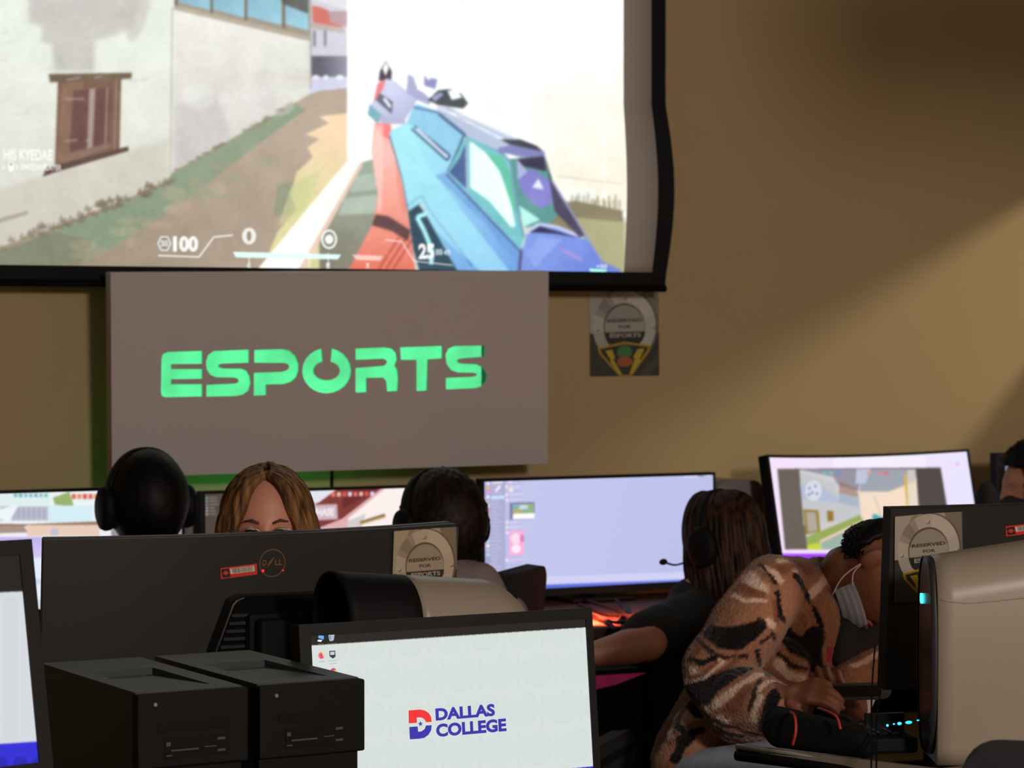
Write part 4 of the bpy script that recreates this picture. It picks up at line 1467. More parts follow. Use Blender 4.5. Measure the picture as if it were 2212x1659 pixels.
M_GLOW = mat('dim desktop screen', (20, 20, 24), 0.3, emit=(196, 150, 120), estr=0.55)
M_GLOW2 = mat('dark desktop screen', (20, 20, 24), 0.3, emit=(255, 214, 190), estr=1.3)
fk = Frame(W(541, 1290, 4.98), ROW - 1, -4)
ek = fit(fk, (97, 1160), (987, 1128), (97, 1460), (987, 1418))
ek = (ek[0] + 0.006, ek[1] + 0.026, ek[2], ek[3] - 0.011)
BK = -2.2
dl = back_monitor('wide curved monitor seen from behind with a round logo and red tag', fk, ek, BK, NZ2, M_GLOW)


def bend_y(x):
    return BK * (math.cos(x / BK) - 1)


# logo ring, letters and glowing dots painted for reflections of two red lights
xl, zl = fk.loc(588, 1216)
yl = bend_y(xl) - 0.0012
M_COPPER = mat('copper logo', (150, 112, 70), 0.35, metal=0.6)
rl = fk.loc(616, 1216)[0] - xl
bm = bmesh.new()
for k in range(48):
    t0, t1 = 2 * math.pi * k / 48, 2 * math.pi * (k + 1) / 48
    q = [(xl + rl * s * math.cos(t), zl + rl * s * math.sin(t)) for t in (t0, t1) for s in (0.93, 1.0)]
    vs = [bm.verts.new((q[i][0], yl, q[i][1])) for i in (0, 1, 3, 2)]
    bm.faces.new(vs)
bmesh.ops.remove_doubles(bm, verts=bm.verts, dist=1e-6)
bmobj('logo_ring', bm, M_COPPER, dl)
# letters D E L L, the E tilted
lt = rl * 0.62
text_obj('logo_lettering', 'D', dl, xl - lt * 1.22, xl - lt * 0.72, zl - rl * 0.18, zl + rl * 0.24, yl - 0.0003, M_COPPER, 0.02)
bm = bmesh.new()
for k in range(3):
    off = -0.30 + k * 0.26
    p0 = Vector((xl - lt * 0.66 + lt * k * 0.13, 0, zl + rl * off * 0.62 - rl * 0.12))
    d1 = Vector((lt * 0.62, 0, rl * 0.36))
    d2 = Vector((0.0, 0, rl * 0.085))
    vs = [bm.verts.new(Vector((v.x, yl - 0.0003, v.z))) for v in (p0, p0 + d1, p0 + d1 + d2, p0 + d2)]
    bm.faces.new(vs)
bmobj('logo_lettering', bm, M_COPPER, dl)
text_obj('logo_lettering', 'LL', dl, xl + lt * 0.30, xl + lt * 1.25, zl - rl * 0.18, zl + rl * 0.24, yl - 0.0003, M_COPPER, 0.02)
M_RGLINT = mat('red glint', (230, 30, 30), 0.3, emit=(255, 30, 36), estr=1.2)
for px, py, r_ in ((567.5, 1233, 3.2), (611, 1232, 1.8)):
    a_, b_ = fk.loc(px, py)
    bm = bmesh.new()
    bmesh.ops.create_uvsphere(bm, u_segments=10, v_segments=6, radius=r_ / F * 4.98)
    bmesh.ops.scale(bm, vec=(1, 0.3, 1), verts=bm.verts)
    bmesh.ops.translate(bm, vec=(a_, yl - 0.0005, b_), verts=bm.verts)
    bmobj('red_glint', bm, M_RGLINT, dl, True)
xt = fk.loc(515, 1235)[0]
asset_tag(fk, [(473, 1228), (552, 1218), (556, 1241), (477, 1251)], dl, bend_y(xt) - 0.0015)

# louvred rear cover of the stand
vx = lambda px, py: fk.loc(px, py, -0.03)
V = [(459, 1410), (500, 1300), (510, 1293), (527, 1288), (700, 1282), (860, 1274), (860, 1405)]
bm = bmesh.new()
prism(bm, [vx(*p) for p in V], -0.03, 0.012)
bmesh.ops.bevel(bm, geom=[e for e in bm.edges if e.calc_face_angle(0) > 0.9], offset=0.003, segments=2, affect='EDGES')
vent = bmobj('rear_cover', bm, M_GLOSS, dl)
bm = bmesh.new()
pp = [vx(*p) for p in [(466, 1408), (503, 1308), (511, 1298), (527, 1291)]]
tube(bm, [(a_, -0.031, b_) for a_, b_ in pp], 0.0017, 6)
bmobj('cover_rim', bm, mat('tan rim', (92, 84, 72), 0.35), vent, True)  # rim in one lighter tone than the cover
for k in range(5):
    yy = 1330 + k * 17
    xa = 504 - (yy - 1300) * 0.36
    p0, p1 = vx(xa + 6, yy), vx(590, yy - 4)
    box_obj('slat', (p0[0], p1[0], -0.036, -0.028, p0[1] - 0.0032, p0[1] + 0.0032), M_DGREY, vent, bev=0.001)
box_obj('cover_post', (vx(585, 1340)[0], vx(650, 1340)[0], -0.06, -0.028, vx(600, 1412)[1], vx(600, 1345)[1]), M_DGREY, vent, bev=0.006)

# notice on its corner: stands just off the bent back, turned with it
xq = fk.loc(916, 1200)[0]
ang = xq / BK
of = fk.o + fk.r * (BK * math.sin(ang)) + fk.b * (bend_y(xq) - 0.0045)
fq = Frame(of, ROW - 1 - math.degrees(ang), -4, 0.4)
poster('RESERVED FOR ESPORTS notice on the corner of the wide monitor back', fq, [(846, 1148), (985, 1137), (989, 1322), (850, 1333)], 3.0, 0.8, tint=(0.95, 0.88, 0.78), y=0.0)

# --- right monitor from behind
fp = Frame(W(2190, 1280, 4.98), ROW - 2, -3)
ep = fit(fp, (1910, 1112), (2780, 1062), (1917, 1480), (2780, 1440))
ep = (ep[0] + 0.017, ep[1], ep[2], ep[3])
rm = back_monitor('black monitor seen from behind, right foreground, with a notice and red tag', fp, ep, -2.6, NZ, M_GLOW2)
BK2 = -2.6


def bend2(x):
    return BK2 * (math.cos(x / BK2) - 1)


xq = fp.loc(2004, 1200)[0]
ang = xq / BK2
of = fp.o + fp.r * (BK2 * math.sin(ang)) + fp.b * (bend2(xq) - 0.0045) + fp.u * fp.loc(2004, 1210)[1]
fq = Frame(of, ROW - 2 - math.degrees(ang), -3, 1.5)
poster('RESERVED FOR ESPORTS notice on the right monitor, overlapped by the white computer', fq, [(1929, 1117), (2077, 1102), (2082, 1290), (1936, 1304)], 3.0, 0.8, tint=(0.9, 0.86, 0.8), y=0.0)
xt = fp.loc(2210, 1145)[0]
asset_tag(fp, [(2169, 1138), (2249, 1128), (2253, 1148), (2173, 1159)], rm, bend2(xt) - 0.0015)

# ------------------------------------------------------------------ DALLAS COLLEGE monitor and left monitor
fm = Frame(W(964, 1510, 4.42), ROW, 6, 0.0)
em = fit(fm, (650, 1349), (1279, 1313), (655, 1745), (1294, 1695))
c = Canvas(630, 1290, 1320, 1760, 1.0, (216, 224, 222))
c.rect(630, 1290, 1320, 1760, (216, 224, 221))
# faint repeating letter shapes of the wallpaper
for r_i in range(5):
    for k in range(8):
        x = 720 + k * 82 + (r_i % 2) * 30
        y = 1392 + r_i * 84 - (x - 700) * 0.066
        for (ex, ey, col) in ((34, 40, (208, 218, 213)), (15, 18, (217, 225, 223))):
            c.ell(x, y, ex, ey, col, 0.5)
        c.rect(x - 34, y - 40, x, y - 18, (217, 225, 223), 0.6)
        c.rect(x + 38, y - 36, x + 46, y + 36, (210, 219, 215), 0.6)
c.blur(2.0)
c.poly([(630, 1290), (1320, 1290), (1320, 1352), (1262, 1355.5), (683, 1393.5), (630, 1397)], (34, 30, 27))
for xx in (0, 1):
    pass
c.poly([(630, 1712), (1320, 1652), (1320, 1760), (630, 1760)], (40, 44, 190))
mon = monitor('flat monitor showing the DALLAS COLLEGE logo in the foreground', fm, em, (0.022, 0.014, 0.02, 0.02), c, desk_z=NZ2, step=1.6, stand=True)
for nm, tris in (('desktop_icon', None),):
    pass


def lit(name, col, s=1.0):
    return mat(name, (10, 10, 10), 0.5, emit=col, estr=s)


def ic(name, pts, col, y=-0.0016):
    return px_poly(name, fm, pts, y - 0.0002, y, lit('lit %d %d %d' % col, col), mon)


def oval_px(cx, cy, rx, ry, n=20, a0=0, a1=360):
    return [(cx + rx * math.cos(R(a0 + (a1 - a0) * i / n)), cy + ry * math.sin(R(a0 + (a1 - a0) * i / n))) for i in range(n + (0 if a1 - a0 == 360 else 1))]


# desktop icons (crop scale: 1 px = 1/11.85)
def s5(pts):
    return [(660 + a / 11.85, 1340 + b / 11.85) for a, b in pts]


ic('desktop_icon', s5([(330, 370), (470, 400), (465, 490), (330, 450)]), (104, 172, 250))
ic('desktop_icon', s5([(330, 495), (435, 500), (390, 555), (300, 535)]), (235, 240, 250))
ic('desktop_icon', s5([(585, 365), (660, 340), (742, 365), (722, 510), (660, 538), (610, 520)]), (176, 184, 194))
ic('desktop_icon', s5([(600, 400), (660, 400), (650, 500), (618, 490)]), (112, 150, 220), -0.002)
ic('desktop_icon', oval_px(660 + 405 / 11.85, 1340 + 900 / 11.85, 6.6, 7.4), (250, 120, 60))
ic('desktop_icon', s5([(420, 810), (480, 850), (470, 930), (430, 900)]), (250, 215, 90), -0.002)
ic('desktop_icon', s5([(370, 940), (480, 930), (430, 985), (380, 975)]), (250, 60, 90), -0.002)
ic('desktop_icon', oval_px(660 + 405 / 11.85, 1340 + 895 / 11.85, 2.9, 3.4), (150, 60, 230), -0.0024)
ic('desktop_icon', s5([(608, 785), (762, 775), (768, 930), (700, 980), (615, 920)]), (48, 44, 50))
ic('desktop_icon', s5([(632, 810), (742, 800), (742, 880), (635, 890)]), (200, 205, 210), -0.002)
ic('desktop_icon', oval_px(660 + 715 / 11.85, 1340 + 1310 / 11.85, 6.6, 7.4), (232, 190, 60))
ic('desktop_icon', oval_px(660 + 715 / 11.85, 1340 + 1310 / 11.85, 6.7, 7.5, 12, 190, 330), (224, 60, 60), -0.002)
ic('desktop_icon', oval_px(660 + 712 / 11.85, 1340 + 1315 / 11.85, 6.7, 7.5, 10, 100, 200), (50, 150, 90), -0.002)
ic('desktop_icon', oval_px(660 + 712 / 11.85, 1340 + 1315 / 11.85, 3.3, 3.6), (80, 130, 240), -0.0024)
ic('desktop_icon', oval_px(660 + 430 / 11.85, 1340 + 1300 / 11.85, 4.6, 5.5), (60, 40, 60))
M_LTXT = lit('lit icon caption', (120, 120, 124))
for s_, x0_, x1_, y0_, y1_ in (('This PC', 686.5, 699, 1389.5, 1393), ('Recycle Bin', 707.5, 726, 1388, 1392), ('Firefox', 689, 701, 1427, 1430.5), ('Epic Games', 709, 728, 1425, 1429), ('Launcher', 711, 727, 1431, 1434.5)):
    (xa, za), (xb, zb) = fm.loc(x0_, y1_), fm.loc(x1_, y0_)
    text_obj('icon_caption', s_, mon, xa, xb, za, zb, -0.0016, M_LTXT, 0.0)
# college logo
NAVY, REDC = lit('lit navy', (46, 46, 168)), lit('lit red', (238, 44, 48))


def c2(pts):
    return [(600 + a / 3.072, 1200 + b / 3.072) for a, b in pts]


def flat(name, pts, m, y=-0.0016, parent=None):
    return px_poly(name, fm, c2(pts), y - 0.0002, y, m, parent or mon)


flat('logo_emblem', [(868, 1028), (945, 1022), (975, 1028), (1002, 1045), (1018, 1072), (1022, 1104), (983, 1106), (975, 1088), (958, 1076), (935, 1074), (922, 1076), (924, 1110), (870, 1114)], REDC)
flat('logo_emblem', [(873, 1138), (928, 1134), (932, 1170), (955, 1166), (975, 1152), (984, 1128), (1022, 1126), (1018, 1160), (1000, 1190), (972, 1210), (940, 1216), (877, 1220)], NAVY)
star = []
for k in range(10):
    rr_ = 18 if k % 2 == 0 else 7
    t = R(-96 + 36 * k)
    star.append((947 + rr_ * math.cos(t), 1117 + rr_ * 1.1 * math.sin(t)))
flat('logo_star', star, NAVY)
for s_, (xa, ya), (xb, yb), xh in (('DALLAS', (1046, 1097), (1440, 1072), (1046, 1014)), ('COLLEGE', (1050, 1206), (1516, 1172), (1050, 1118))):
    # letters follow the screen rows; fit the box in the plane of the screen
    q0, q1, q2 = [fm.loc(*c2([q])[0]) for q in ((xa, ya), (xb, yb), xh)]
    text_obj('logo_lettering', s_, mon, q0[0], q1[0], q0[1], q2[1], -0.0017, NAVY, 0.045)

# left monitor, turned to the right and leaning back
fz = Frame(W(40, 1420, 3.62), 14, 0, 0)
fz = Frame(W(40, 1420, 3.62), 42, 10, 0)
ez = fit(fz, (-330, 1190), (70, 1162), (-310, 1700), (112, 1700))
c = Canvas(-360, 1140, 140, 1720, 0.8, (214, 218, 224))
for k in range(6):
    c.rect(-340 + k * 70, 1290, -310 + k * 70, 1600, (206, 214, 212), 0.7)
c.blur(3)
c.poly([(-360, 1120), (140, 1120), (140, 1276), (30, 1278), (-360, 1296)], (26, 24, 23))
c.poly([(-360, 1630), (140, 1598), (140, 1740), (-360, 1740)], (44, 44, 214))
for k in range(4):
    c.ell(-40 + k * 42, 1650, 16, 16, (34, 34, 180))
c.blur(1.0)
monitor('monitor at the left picture edge with a white screen and blue band', fz, ez, (0.02, 0.022, 0.022, 0.02), c, desk_z=NZ2, step=2.5, stand=True)


# ------------------------------------------------------------------ black tower computers
def tower(label, px, py, d):
    o = W(px, py, d)
    M = Mrow(Vector((o.x, o.y, 0)), NZ2 + 0.0005)
    h = o.z - NZ2 - 0.0005
    w, dp = 0.178, 0.43
    t = thing('tower_computer', label, 'computer', M, 'black tower computers')
    bm = bmesh.new()
    # body with a real recess in the top (carry handle)
    rx0, rx1, ry0, ry1, rd = 0.028, w - 0.036, 0.10, 0.285, 0.012
    box(bm, 0.0, w, 0.012, dp, 0.008, h - rd - 0.001)
    bmobj('body', bm, M_CASE, t)
    for b in ((0, w, 0.0, ry0 * 0.4), (0, w, ry1, dp), (0, rx0, ry0 * 0.4, ry1), (rx1, w, ry0 * 0.4, ry1)):
        box_obj('top_panel', (b[0], b[1], b[2], b[3], h - rd - 0.001, h), M_CASE, t)
    # sloping floor of the recess rising towards the front
    bm = bmesh.new()
    v = [bm.verts.new(p) for p in ((rx0, ry0 * 0.4, h - 0.0005), (rx1, ry0 * 0.4, h - 0.0005), (rx1, ry1, h - rd), (rx0, ry1, h - rd), (rx0, ry0 * 0.4, h - rd - 0.001), (rx1, ry0 * 0.4, h - rd - 0.001))]
    bm.faces.new((v[0], v[1], v[2], v[3]))
    bm.faces.new((v[0], v[4], v[5], v[1]))
    bm.faces.new((v[0], v[3], v[4]))
    bm.faces.new((v[1], v[5], v[2]))
    bm.faces.new((v[4], v[3], v[2], v[5]))
    bmobj('handle_recess', bm, M_CASE, t)
    box_obj('handle_lip', (rx0 + 0.02, rx1 - 0.02, ry1 - 0.025, ry1 - 0.018, h - rd, h - rd + 0.004), M_DGREY, t)
    # front bezel, lower part set back
    fz_ = h - 0.118
    box_obj('front_bezel', (-0.002, w + 0.006, -0.014, 0.012, fz_, h - 0.002), M_BLACK, t, bev=0.003)
    box_obj('lower_bezel', (0.0, w - 0.004, -0.006, 0.012, 0.008, fz_), M_BLACK, t)
    box_obj('drive_slot', (0.03, w - 0.03, -0.0155, -0.013, h - 0.062, h - 0.048), M_GLOSS, t)
    box_obj('port_plate', (0.042, 0.150, -0.0155, -0.013, h - 0.104, h - 0.072), M_GLOSS, t)
    M_GOLD = mat('gilded contacts', (64, 56, 38), 0.5)
    for b in ((0.052, 0.098, h - 0.0925, h - 0.090), (0.044, 0.054, h - 0.100, h - 0.098), (0.044, 0.051, h - 0.084, h - 0.078), (0.130, 0.143, h - 0.080, h - 0.076), (0.130, 0.143, h - 0.098, h - 0.0945), (0.108, 0.128, h - 0.090, h - 0.0885)):
        box_obj('port', (b[0], b[1], -0.0163, -0.0150, b[2], b[3]), M_GOLD, t)
    bm = bmesh.new()
    bmesh.ops.create_cone(bm, cap_ends=True, segments=14, radius1=0.0035, radius2=0.003, depth=0.003)
    bmesh.ops.rotate(bm, cent=(0, 0, 0), matrix=Matrix.Rotation(R(90), 3, 'X'), verts=bm.verts)
    bmesh.ops.translate(bm, vec=(0.026, -0.0155, h - 0.018), verts=bm.verts)
    bmobj('screw', bm, M_STEEL, t)
    for xx in (0.02, w - 0.02):
        for yy in (0.04, dp - 0.04):
            box_obj('foot', (xx - 0.012, xx + 0.012, yy - 0.012, yy + 0.012, 0, 0.0085), M_CABLE, t)
    return t


tower('black tower computer standing left, beside the left-edge monitor', 293, 1497, 3.9)
o1 = W(293, 1497, 3.9)
o2 = o1 + row * 0.205
px2, py2 = proj(o2)
tower('black tower computer overlapping the lower left of the DALLAS COLLEGE screen', px2, py2, (o2 - CPOS).dot(CFW))

# ------------------------------------------------------------------ figures: one continuous surface grown from shaped volumes
def capsule(bm, p0, p1, r0, r1, n=14):
    p0, p1 = Vector(p0), Vector(p1)
    ax = p1 - p0
    L = ax.length
    if L < 1e-6:
        ax = Vector((0, 0, 1))
    t = ax.normalized()
    ref = Vector((0, 0, 1)) if abs(t.z) < 0.9 else Vector((1, 0, 0))
    a = t.cross(ref).normalized()
    b = t.cross(a)
    prof = []
    for k in range(5):
        an = R(-90 + 90 * k / 4)
        prof.append((r0 * math.sin(an), r0 * math.cos(an)))
    for k in range(5):
        an = R(90 * k / 4)
        prof.append((L + r1 * math.sin(an), r1 * math.cos(an)))
    rings = []
    for (h, r_) in prof:
        if r_ < 1e-5:
            rings.append([bm.verts.new(p0 + t * h)])
        else:
            rings.append([bm.verts.new(p0 + t * h + (a * math.cos(2 * math.pi * k / n) + b * math.sin(2 * math.pi * k / n)) * r_) for k in range(n)])
    for u, v in zip(rings, rings[1:]):
        for k in range(n):
            k2 = (k + 1) % n
            if len(u) == 1:
                bm.faces.new((u[0], v[k], v[k2]))
            elif len(v) == 1:
                bm.faces.new((u[k], u[k2], v[0]))
            else:
                bm.faces.new((u[k], u[k2], v[k2], v[k]))


def ellip(bm, M, rad, seg=20):
    """ellipsoid with radii along the axes of M"""
    g0 = len(bm.verts)
    r_ = bmesh.ops.create_uvsphere(bm, u_segments=seg, v_segments=seg // 2 + 2, radius=1.0)
    bmesh.ops.scale(bm, vec=rad, verts=r_['verts'])
    bmesh.ops.transform(bm, matrix=M, verts=r_['verts'])


def head_geo(bm, M, ears=True):
    """head: x to the figure's right, y forward, z up; about 0.23 m tall"""
    r_ = bmesh.ops.create_icosphere(bm, subdivisions=5, radius=1.0)

    def ga(d, s):
        return math.exp(-0.5 * (d / s) ** 2)
    for v in r_['verts']:
        d = v.co.normalized()
        x, y, z = d.x * 0.076, d.y * 0.097, d.z * 0.116
        if z < 0:
            t = -z / 0.116
            x *= 1 - 0.30 * t ** 1.4
            if y < 0:
                y *= 1 - 0.45 * t
            else:
                y *= 1 + 0.05 * t
        if y > 0:
            y = y * 0.96
            y += 0.021 * ga(x, 0.010) * ga(z + 0.018, 0.020) * (1 if z > -0.05 else 0.3)
            y += 0.005 * ga(z - 0.026, 0.012)
            for s in (-1, 1):
                y -= 0.011 * ga(x - s * 0.031, 0.014) * ga(z - 0.004, 0.012)
                y += 0.004 * ga(x - s * 0.042, 0.018) * ga(z + 0.03, 0.016)
            y += 0.006 * ga(x, 0.02) * (ga(z + 0.056, 0.005) + ga(z + 0.068, 0.006))
            y -= 0.004 * ga(x, 0.022) * ga(z + 0.062, 0.003)
            y += 0.010 * ga(x, 0.02) * ga(z + 0.1, 0.014)
        v.co = (x, y, z)
    bmesh.ops.transform(bm, matrix=M, verts=r_['verts'])
    if ears:
        for s in (-1, 1):
            Me = M @ Matrix.Translation((s * 0.076, -0.012, -0.004)) @ Matrix.Rotation(R(s * 22), 4, 'Z')
            ellip(bm, Me, (0.009, 0.018, 0.031), 14)


def hmat(c, fwd, up=UPZ):
    f = Vector(fwd).normalized()
    u = Vector(up)
    u = (u - f * u.dot(f)).normalized()
    r_ = f.cross(u)
    return Matrix(((r_.x, f.x, u.x, c.x), (r_.y, f.y, u.y, c.y), (r_.z, f.z, u.z, c.z), (0, 0, 0, 1)))


def grow(name, build, voxel, smooth, material, parent, base):
    bm = bmesh.new()
    build(bm)
    bmesh.ops.recalc_face_normals(bm, faces=bm.faces)
    me = bpy.data.meshes.new('t')
    bm.to_mesh(me)
    bm.free()
    o = bpy.data.objects.new('t', me)
    COL.objects.link(o)
    m = o.modifiers.new('r', 'REMESH')
    m.mode = 'VOXEL'
    m.voxel_size = voxel
    if smooth:
        s = o.modifiers.new('s', 'SMOOTH')
        s.factor = 0.5
        s.iterations = smooth
    dg = bpy.context.evaluated_depsgraph_get()
    dg.update()
    me2 = bpy.data.meshes.new_from_object(o.evaluated_get(dg))
    bpy.data.objects.remove(o, do_unlink=True)
    bpy.data.meshes.remove(me)
    me2.name = name
    me2.transform(Matrix.Translation(-Vector(base)))
    return obj(name, me2, material, parent, True)


def skin_mat(name, col, rough=0.5):
    m = mat(name, col, rough, noise=0.08, nscale=25, bump=0.03, bscale=300)
    b = m.node_tree.nodes['Principled BSDF']
    b.inputs['Subsurface Weight'].default_value = 0.08
    b.inputs['Subsurface Radius'].default_value = (0.01, 0.004, 0.002)
    return m


def hair_mat(name, c0, c1, scale=55.0):
    if name in MATS:
        return MATS[name]
    m = bpy.data.materials.new(name)
    m.use_nodes = True
    nt = m.node_tree
    b = nt.nodes['Principled BSDF']
    b.inputs['Roughness'].default_value = 0.5
    b.inputs['Specular IOR Level'].default_value = 0.12
    tc = nt.nodes.new('ShaderNodeTexCoord')
    mp = nt.nodes.new('ShaderNodeMapping')
    mp.inputs['Scale'].default_value = (1, 1, 0.14)
    n = nt.nodes.new('ShaderNodeTexNoise')
    n.inputs['Scale'].default_value = scale
    n.inputs['Detail'].default_value = 5
    r_ = nt.nodes.new('ShaderNodeValToRGB')
    r_.color_ramp.elements[0].position = 0.38
    r_.color_ramp.elements[0].color = lin(c0) + [1]
    r_.color_ramp.elements[1].position = 0.66
    r_.color_ramp.elements[1].color = lin(c1) + [1]
    nt.links.new(tc.outputs['Object'], mp.inputs['Vector'])
    nt.links.new(mp.outputs['Vector'], n.inputs['Vector'])
    nt.links.new(n.outputs['Fac'], r_.inputs['Fac'])
    nt.links.new(r_.outputs['Color'], b.inputs['Base Color'])
    MATS[name] = m
    return m


SK_LIGHT = skin_mat('fair skin', (186, 130, 106))
SK_TAN = skin_mat('light brown skin', (170, 116, 88))
SK_DARK = skin_mat('brown skin', (122, 78, 56))
TEE = mat('black cotton', (17, 17, 19), 0.9, noise=0.1, nscale=90, bump=0.1, bscale=220)
GREY_TEE = mat('grey knit', (138, 122, 120), 0.9, noise=0.12, nscale=14, bump=0.15, bscale=200)
NAVY_C = mat('dark trousers', (30, 32, 42), 0.9, noise=0.1, nscale=60, bump=0.1, bscale=300)


def hand(bm, wrist, dirv, palm_n, side, s=1.0, curl_=0.5):
    """palm with four bent fingers of different lengths and a thumb from the side of the palm"""
    d = Vector(dirv).normalized()
    n = (Vector(palm_n) - d * Vector(palm_n).dot(d)).normalized()
    a = d.cross(n) * side
    w = Vector(wrist)
    capsule(bm, w, w + d * 0.03, 0.022 * s, 0.023 * s)
    for k in (-1.5, -0.5, 0.5, 1.5):
        capsule(bm, w + d * 0.02 + a * k * 0.008, w + d * 0.082 * s + a * k * 0.019 * s, 0.012, 0.0105)
    for k, ln in ((-1.5, 0.058), (-0.5, 0.074), (0.5, 0.080), (1.5, 0.072)):
        p = w + d * 0.082 * s + a * k * 0.019 * s
        ang = 0.3 + curl_ * 0.5
        for j, fr_ in enumerate((0.45, 0.31, 0.24)):
            dd = d * math.cos(ang) + n * math.sin(ang)
            q = p + dd * ln * fr_ * s
            capsule(bm, p, q, 0.0092 - j * 0.0008, 0.0085 - j * 0.0008)
            p = q
            ang += curl_ * 0.75
    p = w + d * 0.03 + a * 0.026 * s
    q = p + (d * 0.6 + a * 0.7 + n * 0.35).normalized() * 0.042 * s
    capsule(bm, p, q, 0.013, 0.010)
    capsule(bm, q, q + (d * 0.85 + a * 0.25 + n * 0.5).normalized() * 0.032 * s, 0.010, 0.008)


def headset(label, M, mic=None, cup=0.05, wide=0.0, tilt=0.0, group='over-ear headsets'):
    """over-ear headset in the axes of the head it sits on"""
    t = thing('headset', label, 'headset', M @ Matrix.Rotation(R(tilt), 4, 'X'), group)
    ra = 0.097 + wide
    bm = bmesh.new()
    pts = []
    for k in range(25):
        a = R(-4 + 188 * k / 24)
        pts.append(Vector((ra * math.cos(a), 0, 0.012 + (0.128) * math.sin(a))))
    prev = None
    for p in pts:
        o = Vector((p.x, 0, p.z - 0.012)).normalized()
        ring = [bm.verts.new(p + o * dx + Vector((0, dy, 0))) for dx, dy in ((-0.006, -0.013), (-0.006, 0.013), (0.006, 0.015), (0.006, -0.015))]
        if prev:
            for k in range(4):
                bm.faces.new((prev[k], prev[(k + 1) % 4], ring[(k + 1) % 4], ring[k]))
        else:
            bm.faces.new(ring)
        prev = ring
    bm.faces.new(prev[::-1])
    bmobj('headband', bm, M_BLACK, t, True)
    for s in (-1, 1):
        for nm, x0, x1, rr_, m_ in (('ear_cushion', 0.080, 0.096, cup * 0.93, M_CLOTH), ('ear_cup', 0.0965, 0.122 + wide, cup, M_BLACK)):
            bm = bmesh.new()
            prof = [(x0, rr_ * 0.75), (x0 + 0.003, rr_ * 0.97), ((x0 + x1) / 2, rr_), (x1 - 0.006, rr_ * 0.93), (x1, rr_ * 0.7)]
            rings = []
            for (xx, r_) in prof:
                rings.append([bm.verts.new((s * xx, r_ * 0.86 * math.cos(2 * math.pi * k / 24), -0.008 + r_ * 1.06 * math.sin(2 * math.pi * k / 24))) for k in range(24)])
            for u, v in zip(rings, rings[1:]):
                for k in range(24):
                    bm.faces.new((u[k], u[(k + 1) % 24], v[(k + 1) % 24], v[k]))
            bm.faces.new(rings[0])
            bm.faces.new(rings[-1])
            bmobj(nm, bm, m_, t, True)
        bm = bmesh.new()
        tube(bm, [(s * (ra + 0.004), 0, 0.03), (s * (0.108 + wide), 0, 0.03)], 0.012, 8)
        bmobj('hinge', bm, M_BLACK, t, True)
    if mic is not None:
        s, tip = mic
        bm = bmesh.new()
        st = Vector((s * 0.112, 0.03, -0.035))
        md = (st + tip) / 2 + Vector((s * 0.015, 0, -0.012))
        tube(bm, spline([st, md, tip], 6), 0.003, 6)
        b = bmobj('microphone_boom', bm, M_BLACK, t, True)
        bm = bmesh.new()
        ellip(bm, Matrix.Translation(tip), (0.009, 0.013, 0.009), 12)
        bmobj('microphone', bm, M_CLOTH, t, True)
    return t


